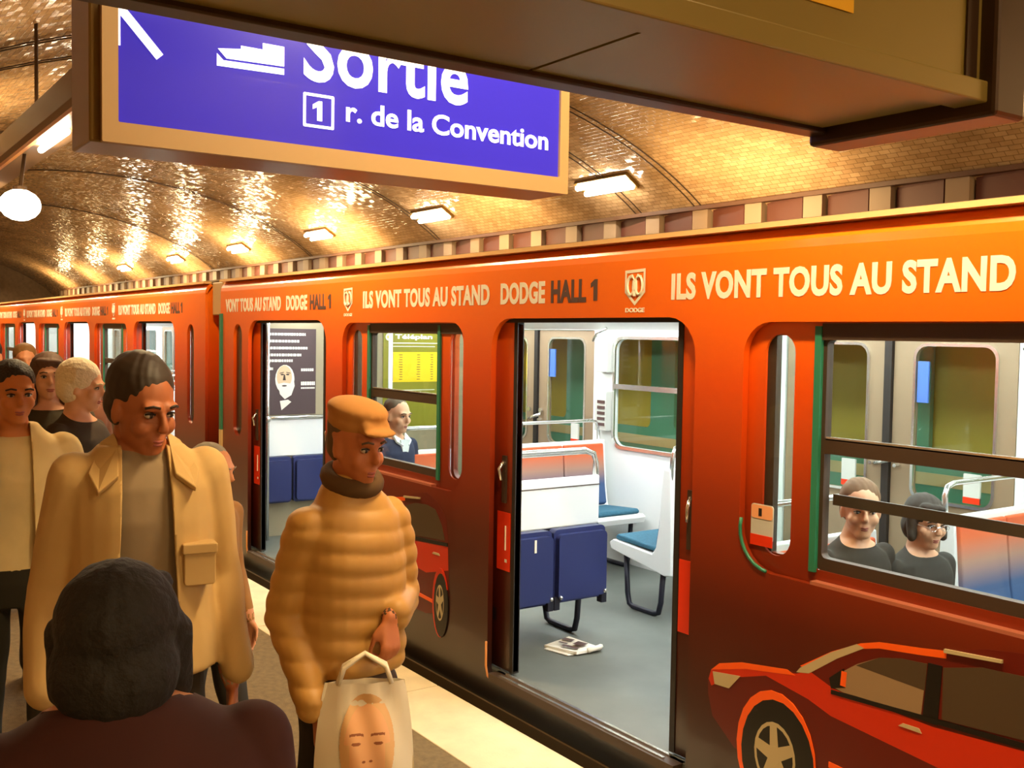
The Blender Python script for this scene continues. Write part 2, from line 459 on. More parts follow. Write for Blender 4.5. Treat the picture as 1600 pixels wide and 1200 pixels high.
# ---- blue exit sign
SX = -3.12
sg = empty('exit_sign', (SX, 1.5, 2.5)); tag(sg, 'long blue hanging exit sign with white lettering in a pale frame', 'sign')
def P(y, z): return (y - 1.5, z - 2.5)
zb, zt, yl, yr = 2.47, 3.16, 0.72, 2.40
B(-.24, -.01, yl - 1.53, yr - 1.5, zb - 2.5, zt - 2.5).build('housing', M_signbox, sg, bevel=.006)
ya, za = P(yl, zb); yb, zc = P(yr, zt)
fo = rrect(ya, yb, za, zc, .004, 2); fi = rrect(ya + .045, yb - .04, za + .06, zc - .05, .004, 2)
plate('frame', fo, [fi], -.012, .012, M_signframe, sg, axis=0)
plate('face', rrect(ya + .03, yb - .03, za + .04, zc - .03, .003, 2), [], -.008, .0, M_blue, sg, axis=0)
fc = bpy.data.objects['face']
def sgtext(t, y0, y1, z0, cap, bold=.03, sp=1.0):
    return text_obj('lettering', t, y0 - 1.5, y1 - 1.5, z0 - 2.5, cap, .002, M_signw, sg, axis=0, bold=bold, sp_=None) if False else text_obj('lettering', t, y0 - 1.5, y1 - 1.5, z0 - 2.5, cap, .002, M_signw, sg, axis=0, bold=bold, spacing=sp)
sgtext('Sortie', 1.335, 1.955, 2.745, .19, .02, 1.04)
MB().prism([(1.383 - 1.5, .115), (1.40 - 1.5, .115), (1.40 - 1.5, .178), (1.388 - 1.5, .178), (1.368 - 1.5, .165), (1.368 - 1.5, .150), (1.383 - 1.5, .158)], .001, .003, 0).build('lettering', M_signw, sg)
sgtext('r. de la Convention', 1.485, 2.31, 2.628, .066, .02)
plate('number_box', rrect(1.335 - 1.5, 1.442 - 1.5, 2.592 - 2.5, 2.70 - 2.5, .004, 2), [rrect(1.344 - 1.5, 1.433 - 1.5, 2.601 - 2.5, 2.691 - 2.5, .002, 2)], .001, .003, M_signw, sg, axis=0)
# pictogram: stair and landing
mb = MB()
mb.prism([(1.055 - 1.5, .238), (1.27 - 1.5, .243), (1.27 - 1.5, .262), (1.075 - 1.5, .257), (1.055 - 1.5, .275)], .001, .003, 0)
mb.prism([(1.058 - 1.5, .29), (1.085 - 1.5, .264), (1.27 - 1.5, .269), (1.27 - 1.5, .33), (1.2 - 1.5, .33), (1.2 - 1.5, .31), (1.13 - 1.5, .31), (1.13 - 1.5, .30)], .001, .003, 0)
mb.build('pictogram', M_signw, sg)
# arrow
mb = MB()
def bar(a, b, wd):
    a = Vector(a); b = Vector(b); d = (b - a).normalized(); n = Vector((-d.y, d.x)) * wd / 2
    return [tuple(a + n), tuple(a - n), tuple(b - n), tuple(b + n)]
mb.prism(bar((.885 - 1.5, .235 + .0), (.76 - 1.5, .37), .026), .001, .003, 0)
mb.prism(bar((.76 - 1.5, .37), (.90 - 1.5, .37), .026), .001, .003, 0)
mb.prism(bar((.76 - 1.5, .37), (.76 - 1.5, .25), .026), .001, .0029, 0)
mb.build('arrow', M_signw, sg)
for y in (1.0, 2.1):
    MB().tube([(-.12, y - 1.5, .66), (-.12, y - 1.5, 2.6)], .018, 8).build('hanger_rod', M_boxdark, sg)

# ---- the nearer sign box seen from below
nb = empty('hanging_sign_box', (-1.75, 0, 2.45)); tag(nb, 'large bronze hanging sign box seen from below across the top', 'sign')
B(0.02, .46, -.6, 2.16, 0.02, .62).build('housing', M_gold, nb, bevel=.008)
B(0.0, .06, -.62, 2.14, 0.0, .03).build('rear_lip', M_boxdark, nb, bevel=.004)
B(.4, .48, -.62, 2.14, 0.004, .05).build('front_lip', M_gold, nb, bevel=.004)
B(-.0, .5, 2.12, 2.24, -.025, .62).build('end_cap', M_boxdark, nb, bevel=.01)
B(.06, .4, .2, 1.2, .012, .022).build('underside_panel', M_gold, nb)
B(.06, .4, 1.21, 2.1, .012, .022).build('underside_panel', M_gold, nb)
B(.462, .464, 1.33, 1.68, .115, .30).build('yellow_sticker', M_yellow, nb)
B(.462, .466, 2.06, 2.1, .05, .6).build('cover_seam', M_boxdark, nb)
for y in (.3, 1.8):
    MB().tube([(.2, y, .62), (.2, y, 2.85)], .025, 8).build('hanger_rod', M_boxdark, nb)


# ================================================================== THE METRO CARS
PITCH = 3.57
def strip_profile(x0, x1, pts, th, name, m, parent):
    """thin shell following a (y,z) profile, extruded along x"""
    n = len(pts); vs = []; fs = []
    for x in (x0, x1):
        for (y, z) in pts: vs.append((x, y, z))
        for (y, z) in pts: vs.append((x, y + th, z - th))
    N = 2 * n
    for i in range(n - 1):
        fs.append((i, i + 1, N + i + 1, N + i)); fs.append((n + i, N + n + i, N + n + i + 1, n + i + 1))
    fs += [(0, N, N + n, n), (n - 1, 2 * n - 1, N + 2 * n - 1, N + n - 1)]
    fs.append(tuple(list(range(n)) + list(range(2 * n - 1, n - 1, -1)))); fs.append(tuple(N + i for i in (list(range(n)) + list(range(2 * n - 1, n - 1, -1)))))
    return MB().add(vs, fs).build(name, m, parent, smooth=False)


def decal_stack(parent, dx, tail_only=False):
    """the printed estate car on the lower side between two doors, flat layers of film"""
    red = mat('print_red', (200, 44, 6), .35); redd = mat('print_deep_red', (96, 18, 4), .35); hi = mat('print_orange', (248, 96, 20), .35)
    gl = mat('print_window', (78, 62, 44), .3); gl2 = mat('print_window_light', (150, 124, 92), .3); blk = mat('print_black', (16, 12, 6), .4)
    sil = mat('print_silver', (186, 170, 130), .35)
    M = [red, redd, hi, gl, gl2, blk, sil]
    mb = MB(); y = 2.998
    lay = [0]
    def L(poly, mi):
        lay[0] += 1
        mb.prism([(a + dx, b) for a, b in poly], y - .0004 - .00025 * lay[0], y + .004, 1, mi)
    def ell(cx, cz, rx, rz, a0=0, a1=2 * PI, n=22):
        return [(cx + rx * math.cos(a0 + (a1 - a0) * i / n), cz + rz * math.sin(a0 + (a1 - a0) * i / n)) for i in range(n + (0 if abs(a1 - a0 - 2 * PI) < 1e-6 else 1))]
    # silhouette
    L([(-2.896, .50), (-2.90, .564), (-2.883, .604), (-2.839, .64), (-2.721, .675), (-2.457, .714), (-2.409, .751), (-2.304, .831), (-2.186, .891), (-2.11, .915), (-1.953, .936), (-1.863, .95),
       (-1.73, .99), (-1.60, 1.01), (-1.475, .97), (-1.38, .893), (-1.345, .72), (-1.345, .57), (-1.35, .36), (-1.6, .30), (-2.2, .30), (-2.75, .33), (-2.87, .42)], 1)
    L([(-2.895, .564), (-2.883, .604), (-2.839, .638), (-2.721, .672), (-2.457, .708), (-2.40, .735), (-2.29, .70), (-1.9, .69), (-1.36, .735), (-1.352, .60), (-1.6, .54), (-2.3, .60), (-2.4, .63), (-2.6, .66), (-2.78, .60), (-2.88, .54)], 0)
    L([(-2.40, .735), (-2.304, .815), (-2.186, .872), (-2.11, .893), (-1.953, .912), (-1.863, .925), (-1.863, .95), (-1.953, .936), (-2.11, .915), (-2.186, .891), (-2.304, .831), (-2.44, .742)], 2)
    L([(-2.457, .714), (-2.44, .735), (-2.31, .826), (-2.2, .885), (-2.17, .878), (-2.28, .812), (-2.40, .725)], 6)
    L([(-2.883, .604), (-2.839, .642), (-2.721, .678), (-2.5, .712), (-2.46, .70), (-2.7, .658), (-2.83, .62)], 2)
    L([(-2.285, .705), (-2.265, .765), (-2.196, .816), (-2.108, .862), (-2.023, .882), (-1.929, .89), (-1.945, .715), (-2.251, .700)], 4)
    L([(-2.2, .81), (-2.108, .862), (-2.023, .882), (-1.929, .89), (-1.935, .80)], 3)
    L([(-1.87, .725), (-1.872, .893), (-1.74, .93), (-1.60, .94), (-1.50, .925), (-1.43, .85), (-1.39, .765)], 3)
    L([(-1.94, .70), (-1.925, .895), (-1.875, .897), (-1.885, .70)], 5)
    L([(-2.30, .70), (-2.31, .735), (-2.25, .785), (-2.24, .72)], 5)
    L([(-2.262, .722), (-2.258, .775), (-2.236, .775), (-2.24, .722)], 2)
    L([(-2.3, .695), (-1.36, .755), (-1.36, .735), (-2.3, .68)], 5)
    L([(-2.872, .600), (-2.726, .622), (-2.784, .557), (-2.86, .553)], 6)
    L([(-2.026, .655), (-2.01, .668), (-1.95, .670), (-1.94, .656)], 6)
    L([(-1.53, .665), (-1.515, .678), (-1.455, .68), (-1.445, .667)], 6)
    L([(-2.3, .415), (-1.45, .375), (-1.45, .395), (-2.3, .435)], 2)
    for (cx, cz, rx, rz) in ((-2.545, .37, .19, .245), (-1.43, .40, .085, .2)):
        L(ell(cx, cz, rx, rz, 0, 2 * PI), 2 if cx < -2 else 0)
        L(ell(cx + .01, cz - .012, rx * .92, rz * .92), 5)
        L(ell(cx, cz, rx * .52, rz * .52), 6)
        L(ell(cx, cz, rx * .46, rz * .46), 5)
        for k in range(5):
            a = 2 * PI * k / 5 + PI / 2 + .1
            q = []
            for (rr, da) in ((.12, -1.2), (.5, -.17), (.5, .17), (.12, 1.2)):
                q.append((cx + rx * rr * math.cos(a + da), cz + rz * rr * math.sin(a + da)))
            L(q, 6)
        L(ell(cx, cz, rx * .15, rz * .15), 6)
    L([(-1.868, .944), (-1.676, .962), (-1.676, .972), (-1.868, .956)], 6)
    return mb.build('printed_car', M, parent)


def ram_badge(parent, cx, cz=2.155):
    mb = MB(); y = 2.998; w_, h_ = .066, .076
    out = [(-1, .93), (1, 1), (1, -.35), (0, -1.1), (-1, -.35)]
    inn = [(-.82, .76), (.82, .82), (.82, -.25), (0, -.86), (-.82, -.25)]
    n = 5
    vs = [(cx + a * w_, y - .002, cz + b * h_) for a, b in out] + [(cx + a * w_, y - .002, cz + b * h_) for a, b in inn]
    mb.add(vs, [(i, (i + 1) % n, (i + 1) % n + n, i + n) for i in range(n)])
    for s in (-1, 1):     # horns and face of the ram's head
        pts = []
        for i in range(15):
            a = PI * .62 - i * (PI * 1.75) / 14
            r = .31 - .006 * i
            pts.append((cx + s * w_ * (.40 + (.34) * math.cos(a)), y - .003, cz + h_ * (.05 + .52 * math.sin(a))))
        mb.tube(pts, .0062, 5)
        mb.tube([(cx + s * w_ * .12, y - .003, cz + h_ * .35), (cx + s * w_ * .16, y - .003, cz - h_ * .1), (cx + s * w_ * .04, y - .003, cz - h_ * .55)], .0055, 5)
        mb.tube([(cx + s * w_ * .6, y - .003, cz + h_ * .56), (cx + s * w_ * .3, y - .003, cz + h_ * .66), (cx, y - .003, cz + h_ * .3)], .004, 5)
    mb.build('shield_badge', M_cream, parent)
    text_obj('badge_lettering', 'DODGE', cx - .062, cx + .062, cz - .112, .018, 2.997, M_cream, parent, bold=.03)


def leaf(parent, x0, x1, wx0, wx1, side):
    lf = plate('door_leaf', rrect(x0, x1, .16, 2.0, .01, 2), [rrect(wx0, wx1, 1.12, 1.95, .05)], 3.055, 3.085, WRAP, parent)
    xe = x1 if side < 0 else x0
    B(min(xe, xe + side * .03), max(xe, xe + side * .03), 3.05, 3.09, .16, 2.0).build('rubber_edge', M_dark, lf)
    B(wx0, wx1, 3.068, 3.072, 1.12, 1.95).build('pane', GLASS, lf)
    hx = xe + side * .10
    mb = MB(); mb.box(hx - .018, hx + .018, 3.044, 3.056, 1.05, 1.3); mb.build('latch_plate', M_frame, lf)
    mb = MB(); mb.tube([(hx, 3.045, 1.27), (hx + .01 * side, 3.02, 1.23), (hx, 3.03, 1.17)], .009, 8); mb.build('latch_handle', M_chrome, lf, smooth=True)
    mb = MB(); mb.box(hx - .065, hx + .055, 3.051, 3.0545, .69, 1.0); mb.build('red_panel', M_red, lf)
    mb = MB(); mb.box(hx + .01, hx + .03, 3.050, 3.0545, .735, .752); mb.box(hx + .012, hx + .02, 3.047, 3.0545, .80, .93); mb.build('panel_mark', M_cream, lf)
    return lf


def build_car(name, x0, x1, doors, label, detail=True, far_detail=True, seat_bays=True, ends=('L',)):
    c = empty(name, (0, 0, 0)); tag(c, label, 'metro car', 'cars of the orange train')
    holes = []; recs = []
    for d in doors:
        holes.append(rrect(d - .75, d + .75, .105, 2.02, (.06, .06, .16, .16)))
    wins = []
    for a, b in zip(doors[:-1], doors[1:]): wins.append((a + b) / 2)
    for wc in wins: holes.append(rrect(wc - .775, wc + .765, 1.05, 2.0, (.16, .16, .13, .13)))
    endobl = []
    if 'L' in ends: endobl.append(x0 + .42)
    if 'R' in ends: endobl.append(x1 - .42)
    for ex in endobl: holes.append(rrect(ex - .1, ex + .1, 1.06, 1.99, .098))
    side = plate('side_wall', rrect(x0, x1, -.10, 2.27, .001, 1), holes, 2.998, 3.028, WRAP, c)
    # rounded shoulder and roof
    prof = [(2.999, 2.27), (3.004, 2.30), (3.016, 2.325), (3.036, 2.345), (3.05, 2.352)]
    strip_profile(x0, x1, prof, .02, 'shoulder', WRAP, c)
    B(x0, x1, 2.985, 3.06, 2.352, 2.372).build('roof_gutter', mat('pale_gutter', (236, 190, 130), .3), c)
    roofm = mat('roof_paint', (110, 92, 70), .6)
    strip_profile(x0, x1, [(3.05, 2.368), (3.3, 2.42), (4.2, 2.47), (5.1, 2.42), (5.36, 2.36), (5.4, 2.2)], .03, 'roof', roofm, c)
    B(x0 + .02, x1 - .02, 3.03, 5.38, -.02, .147).build('floor_pan', M_floor, c)
    B(x0, x1, 2.985, 2.999, -.10, -.02).build('skirt', mat('skirt_olive', (70, 52, 26), .5), side)
    B(x0, x1, 3.1, 5.3, -.6, -.02).build('underframe', mat('underframe_black', (20, 16, 12), .8), c)
    for wx in (x0 + 2.2, x1 - 2.2):
        for y in (3.42, 4.98):
            mb = MB(); mb.tube([(wx, y - .06, -.6), (wx, y + .06, -.6)], .4, 20); mb.build('wheel', M_rail, c)
    # inside shell
    M_in = M_white
    fh = []
    for d in doors: fh.append(rrect(d - .78, d + .80, .16, 1.985, .01, 2))
    for wc in wins: fh.append(rrect(wc - .71, wc + .70, 1.07, 1.915, .09))
    fw = plate('far_side_wall', rrect(x0, x1, .14, 2.12, .001, 1), fh, 5.35, 5.38, M_in, c)
    for d in doors:
        for s in (-1, 1):
            xa, xb = (d - .78, d - .02) if s < 0 else (d + .02, d + .80)
            lf = plate('far_door_leaf', rrect(xa + .01, xb - .01, .16, 1.98, .01, 2), [rrect(xa + .16, xb - .13, 1.02, 1.91, .07)], 5.36, 5.385, M_steel, c)
            plate('window_trim', rrect(xa + .145, xb - .115, 1.005, 1.925, .08), [rrect(xa + .162, xb - .132, 1.022, 1.908, .07)], 5.348, 5.362, M_chrome, lf)
            B(xa + .15, xb - .12, 5.370, 5.374, 1.0, 1.92).build('pane', GLASS, lf)
            if detail:
                mb = MB(); hx = d + s * .085
                mb.tube([(hx, 5.35, 1.28), (hx, 5.33, 1.28)], .02, 8); mb.tube([(hx, 5.35, 1.2), (hx, 5.31, 1.2)], .012, 8)
                mb.build('latch', M_chrome, lf)
                MB().box(xb - .30, xb - .20, 5.355, 5.368, 1.04, 1.2).build('notice', M_pale, lf)
                MB().box(xb - .30, xb - .20, 5.354, 5.3678, 1.035, 1.07).build('notice_stripe', M_red, lf)
                if s > 0: MB().box(xa + .17, xa + .24, 5.356, 5.368, 1.58, 1.82).build('blue_sticker', mat('blue_sticker', (70, 110, 190), .5), lf)
        B(d - .025, d + .025, 5.34, 5.37, .16, 1.98).build('door_seal', M_dark, c)
        if detail:
            mb = MB(); mb.tube([(d - .06, 5.33, 1.20), (d + .02, 5.3, 1.22), (d + .1, 5.33, 1.25)], .014, 8); mb.build('door_handle', M_chrome, c, smooth=True)
    for wc in wins:
        B(wc - .73, wc + .72, 5.365, 5.37, 1.05, 1.93).build('far_pane', GLASS, c)
        plate('far_window_trim', rrect(wc - .735, wc + .725, 1.045, 1.94, .1), [rrect(wc - .71, wc + .70, 1.07, 1.915, .09)], 5.335, 5.352, M_chrome, c)
        B(wc - .71, wc + .70, 5.335, 5.362, 1.52, 1.56).build('far_window_rail', M_chrome, c)
    # ceiling with slanted lamp coves
    B(x0 + .03, x1 - .03, 3.3, 5.2, 2.24, 2.27).build('car_ceiling', M_ceil, c)
    MB().prism([(5.36, 1.985), (5.2, 2.06), (5.08, 2.24), (5.37, 2.24)], x0 + .03, x1 - .03, 0).build('far_cove', M_ceil, c)
    MB().prism([(3.13, 2.06), (3.2, 2.06), (3.38, 2.24), (3.09, 2.24)], x0 + .03, x1 - .03, 0).build('near_cove', M_ceil, c)
    for y in (3.62, 4.85):
        B(x0 + .3, x1 - .3, y - .07, y + .07, 2.205, 2.24).build('light_strip', M_lamp_cool, c)
    # end walls
    for xe, on in ((x0, 'L' in ends), (x1, 'R' in ends)):
        s = 1 if xe == x0 else -1
        xa, xb = sorted((xe, xe + s * .04))
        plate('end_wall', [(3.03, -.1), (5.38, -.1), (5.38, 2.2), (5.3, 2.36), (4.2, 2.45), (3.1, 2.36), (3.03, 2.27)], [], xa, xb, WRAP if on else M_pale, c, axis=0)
        xi = xe + s * .05
        plate('end_lining', rrect(3.06, 5.34, .15, 2.2, .05), [], min(xi, xi - s * .008), max(xi, xi - s * .008), M_white, c, axis=0)
    # door openings: leaves, thresholds
    for d in doors:
        leaf(c, d - 1.24, d - .585, d - 1.21, d - .86, -1)
        leaf(c, d + .595, d + 1.25, d + .87, d + 1.22, 1)
        B(d - .7, d + .7, 2.975, 3.05, .105, .147).build('sill_step', M_frame, c)
        mb = MB(); mb.box(d - .62, d + .62, 2.99, 3.005, .147, .153); mb.box(d - .62, d + .62, 3.03, 3.045, .147, .155); mb.build('sill_track', M_chrome, c)
        B(d - .76, d + .76, 3.03, 3.1, 2.0, 2.05).build('door_header', M_dark, c)
        mb = MB(); mb.tube([(d - .752, 2.993, .3), (d - .752, 2.993, .17), (d - .735, 2.993, .12), (d - .70, 2.993, .105)], .007, 6); mb.build('corner_trim', mat('worn_orange_trim', (206, 132, 62), .4), c, smooth=True)
    # side windows in their recess
    for wc in wins:
        rp_ = plate('recess_panel', rrect(wc - .80, wc + .80, 1.03, 2.015, .02),
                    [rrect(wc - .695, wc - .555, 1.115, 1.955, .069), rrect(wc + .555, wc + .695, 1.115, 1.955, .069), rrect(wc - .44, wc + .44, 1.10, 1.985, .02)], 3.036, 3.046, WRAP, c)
        for sx_ in (-1, 1):
            B(wc + sx_ * .445 - .014, wc + sx_ * .445 + .014, 3.024, 3.05, 1.09, 1.985).build('teal_edge', M_teal, rp_)
        MB().tube([(wc - .768 + .15 - .15 * math.sin(t_), 2.996, 1.055 + .15 - .15 * math.cos(t_)) for t_ in np.linspace(0.1, PI / 2 + .25, 9)], .007, 6).build('teal_corner', M_teal, rp_, smooth=True)
        B(wc - .43, wc + .755, 3.028, 3.05, 1.935, 1.995).build('window_header', M_frame, rp_)
        plate('window_frame', rrect(wc - .435, wc + .435, 1.10, 1.99, .02), [rrect(wc - .415, wc + .41, 1.145, 1.935, .02)], 3.04, 3.075, M_frame, rp_)
        B(wc - .415, wc + .41, 3.055, 3.059, 1.145, 1.935).build('pane', GLASS, rp_)
        B(wc - .695, wc - .555, 3.046, 3.05, 1.115, 1.955).build('narrow_pane', GLASS, rp_)
        B(wc - .72, wc - .665, 3.06, 3.09, 1.08, 1.99).build('narrow_frame', M_frame, rp_)
        B(wc + .555, wc + .695, 3.046, 3.05, 1.115, 1.955).build('narrow_pane', GLASS, rp_)
        B(wc - .415, wc + .41, 3.04, 3.08, 1.525, 1.58).build('window_bar', M_frame, rp_)
        B(wc - .41, wc + .405, 3.04, 3.052, 1.575, 1.587).build('bar_highlight', M_chrome, rp_)
        if detail and wc > -3: B(wc - .41, wc + .405, 3.09, 3.1, 1.335, 1.375).build('leaning_bar', M_frame, rp_)
        B(wc - .43, wc + .42, 3.0, 3.05, 1.05, 1.062).build('sill', mat('sill_metal', (196, 120, 92), .3, .4), rp_)
    for ex in endobl:
        B(ex - .1, ex + .1, 3.02, 3.024, 1.06, 1.99).build('end_pane', GLASS, side)
        B(ex - .13, ex + .13, 3.04, 3.06, 1.0, 2.05).build('end_blind', M_frame, c)
    return c, side, wins


def hall(xa, parent):
    tag(text_obj('lettering', 'HALL', xa + 2.02, xa + 2.29, 2.098, .098, 2.997, M_greyp, parent, bold=.04, spacing=1.06), 'grey lettering')
    q = MB().prism([(xa + 2.345, 2.098), (xa + 2.372, 2.098), (xa + 2.372, 2.196), (xa + 2.352, 2.196), (xa + 2.325, 2.178), (xa + 2.325, 2.158), (xa + 2.345, 2.168)], 2.996, 2.998, 1).build('numeral', M_greyp, parent)
    tag(q, 'grey numeral')


DOORS1 = [-7.335, -3.765, -.195]
car1, side1, wins1 = build_car('metro_car', -8.75, 2.2, DOORS1, 'nearest orange advertising wrapped metro car with open doors, filling the right side')
# lettering on the first car
for (xa, full) in ((-8.88, 'L'), (-6.02, 'F'), (-3.163, 'F'), (-.305, 'R')):
    if full != 'R':
        if full == 'L':
            text_obj('lettering', 'VONT TOUS AU STAND', -8.62, -7.40, 2.098, .098, 2.997, M_cream, side1, bold=.04, spacing=1.06)
        else:
            text_obj('lettering', 'ILS VONT TOUS AU STAND', xa, xa + 1.48, 2.098, .098, 2.997, M_cream, side1, bold=.04, spacing=1.06)
        text_obj('lettering', 'DODGE', xa + 1.585, xa + 1.97, 2.098, .098, 2.997, M_cream, side1, bold=.04, spacing=1.06)
        hall(xa, side1)
for cx in (-6.24, -3.39, -.53): ram_badge(side1, cx)
for dx in (0, -PITCH, ): decal_stack(side1, dx)
B(-8.60, -8.27, 2.993, 2.999, .16, .25).build('number_plate', M_pale, side1)
# unwrapped teal and cream end strips
B(-8.75, -8.69, 2.985, 3.0, 1.08, 2.08).build('teal_end_strip', M_teal, car1)
B(-8.75, -8.69, 2.984, 3.0, -.1, 1.08).build('cream_end_strip', mat('cream_paint', (206, 176, 120), .5), car1)

DOORS2 = [-10.82 - PITCH * k for k in (3, 2, 1, 0)]
car2, side2, wins2 = build_car('metro_car', -23.0, -9.16, DOORS2, 'second orange metro car behind the gap, seen past the standing men', detail=False, ends=('L', 'R'))
for xa in (-12.2, -15.06, -17.92, -20.8):
    text_obj('lettering', 'ILS VONT TOUS AU STAND', xa, xa + 1.48, 2.098, .098, 2.997, M_cream, side2, bold=.04, spacing=1.06)
    text_obj('lettering', 'DODGE', xa + 1.585, xa + 1.97, 2.098, .098, 2.997, M_cream, side2, bold=.04, spacing=1.06)
    hall(xa, side2)
    if xa > -20: ram_badge(side2, xa - .22)
for wc in wins2: decal_stack(side2, wc + 1.98)
DOORS3 = [-24.9 - PITCH * k for k in (3, 2, 1, 0)]
car3, side3, wins3 = build_car('metro_car', -37.2, -23.4, DOORS3, 'farthest orange metro car, at the left edge of the view', detail=False, ends=('L', 'R'))
# gangway cover between the first two cars
gw = empty('car_end_gear', (-8.95, 3.1, 1.0)); tag(gw, 'beige cable box and coupling gear in the gap between the two orange cars', 'equipment')
B(-.14, .13, -.06, .4, 1.07, 1.36).build('cable_box', mat('beige_box', (190, 150, 96), .5), gw, bevel=.01)
B(-.12, .12, .7, 1.4, -1.1, -.9).build('coupler', M_boxdark, gw, bevel=.02)
B(-.1, .1, .3, 1.8, -.8, 1.2).build('gangway_panel', M_boxdark, gw)


# ================================================================== SEATS AND FITTINGS
def make_bench(facing, y0, y1, n=2, xb=0.0):
    """bench with its back at x=xb facing +x (facing=1) or -x; built around its own origin on the car floor"""
    g = empty('metro_bench')
    W = y1 - y0; s = facing
    def X(a): return s * a
    # shell: curved white back and seat pan seen from the side
    prof = [(-.03, .96), (.03, .965), (.06, .60), (.085, .46), (.12, .41), (.50, .44), (.535, .42), (.52, .375), (.12, .31), (.0, .29), (-.05, .30), (-.05, .5)]
    MB().prism([(X(a), b + 0.0) for a, b in prof], -W / 2, W / 2, 1).build('shell', M_white, g, bevel=.006)
    for i in range(n):
        ya = -W / 2 + .02 + i * (W - .04) / n; yb = ya + (W - .04) / n - .012
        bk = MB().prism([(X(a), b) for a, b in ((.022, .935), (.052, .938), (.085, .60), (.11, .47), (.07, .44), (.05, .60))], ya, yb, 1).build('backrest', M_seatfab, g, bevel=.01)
        MB().prism([(X(a), b) for a, b in ((.09, .425), (.10, .452), (.48, .478), (.50, .46), (.49, .44))], ya, yb, 1).build('cushion', M_cush, g, bevel=.01)
    r = .018
    yy = W / 2 - .05
    for sgn in (-1, 1):
        ys = sgn * yy
        MB().tube([(X(.42), ys, .36), (X(.40), ys, .10), (X(.38), ys, .03), (X(.34), ys, .018), (X(.14), ys, .018), (X(.10), ys, .03), (X(.08), ys, .10), (X(.06), ys, .33)], r, 8).build('leg', M_legs, g, smooth=True)
    # hoop handrail over the backrest
    h = W / 2 - .02
    MB().tube([(X(-.02), -h, .9), (X(-.03), -h, 1.06), (X(-.03), -h + .02, 1.10), (X(-.03), -h + .07, 1.115), (X(-.03), h - .07, 1.115), (X(-.03), h - .02, 1.10), (X(-.03), h, 1.06), (X(-.02), h, .9)], .014, 8).build('hoop_rail', M_chrome, g, smooth=True)
    return g


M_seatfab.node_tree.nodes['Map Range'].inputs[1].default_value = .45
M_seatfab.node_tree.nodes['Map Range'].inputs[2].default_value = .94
FZ = .147
bench_rows = []
for wc, tagw in ((wins1[0], 'between the open doors'), (wins1[1], 'in the right bay')):
    bench_rows += [(wc - .80, 1, 3.49, tagw, 'beside the platform windows'), (wc - .80, 1, 4.87, tagw, 'against the far windows'),
                   (wc + .86, -1, 3.49, tagw, 'beside the platform windows'), (wc + .86, -1, 4.87, tagw, 'against the far windows')]
protos = {}
for (bx, s, yc, tw, side_) in bench_rows:
    kk = (s, yc > 4)
    if kk not in protos:
        protos[kk] = make_bench(s, 0, .86 if yc > 4 else .74); b = protos[kk]
    else: b = copy_tree(protos[kk])
    b.location = (bx, yc, FZ)
    tag(b, 'orange and blue bench %s, %s, facing %s' % (tw, side_, 'right' if s > 0 else 'left'), 'bench', 'upholstered benches in the train')
for i2, d2 in enumerate(wins2):
    for (bx, s, yc) in ((d2 - .8, 1, 3.49), (d2 + .86, -1, 3.49), (d2 - .8, 1, 4.87), (d2 + .86, -1, 4.87)):
        b = copy_tree(protos[(s, yc > 4)]); b.location = (bx, yc, FZ)
        tag(b, 'bench of the second car, %s bay from the gap, %s, facing %s' % (['third', 'second', 'first'][i2], 'far side' if yc > 4 else 'platform side', 'right' if s > 0 else 'left'), 'bench', 'benches in the second car')


def folding_pair(x, y0, name_lab, group, panel_top=1.13, s=1):
    """transverse partition with a white panel and two folded navy strapontins on its +x side"""
    pt = empty('partition', (x, y0, FZ)); W = .765
    tag(pt, name_lab[0], 'partition')
    B(-.03, 0, 0, W, .70, panel_top - FZ).build('white_panel', M_white, pt, bevel=.008)
    B(-.03, .004, 0, W, panel_top - FZ - .055, panel_top - FZ - .05).build('panel_seam', M_frame, pt)
    B(-.04, -.005, .0, W, .28, .70).build('lower_panel', M_legs, pt)
    MB().tube([(-.02, -.02, 1.06), (-.02, .0, 1.125), (-.02, .06, 1.135), (-.02, W - .1, 1.135), (-.02, W - .03, 1.11), (-.02, W - .01, 1.05), (-.02, W - .01, .92)], .014, 8).build('hoop_rail', M_chrome, pt, smooth=True)
    MB().tube([(-.02, .08, 1.13), (-.02, .08, .95)], .02, 8).build('rail_post', M_chrome, pt, smooth=True)
    for i, lab in enumerate(name_lab[1]):
        st = empty('folding_seat', (x + .015, y0 + .185 + i * .385, FZ)); tag(st, lab, 'folding seat', group)
        plate('back_pad', rrect(-.185, .185, .29, .705, .03), [], 0, .055, M_navy, st, axis=0)
        plate('seat_pad', rrect(-.172, .172, .31, .68, .03), [], .055, .09, M_navy, st, axis=0)
        for yy in (-.17, .17): B(.03, .075, yy - .02, yy + .02, .255, .33).build('hinge', M_legs, st, bevel=.004)
        if i == 0: B(.09, .094, .04, .054, .60, .67).build('strap_loop', M_cream, st)
        for yy in (-.16, .16): MB().sphere((.095, yy, .33), .012, 8, 5).build('rivet', M_chrome, st)
    return pt


folding_pair(-4.60, 3.06, ('white partition with hoop rail at the left of the middle open door', ['navy folded seat at the left, half hidden by the door edge of the middle doorway', 'navy folded seat on a dark hoop leg in the middle of the open doorway']), 'folding seats in the middle doorway')

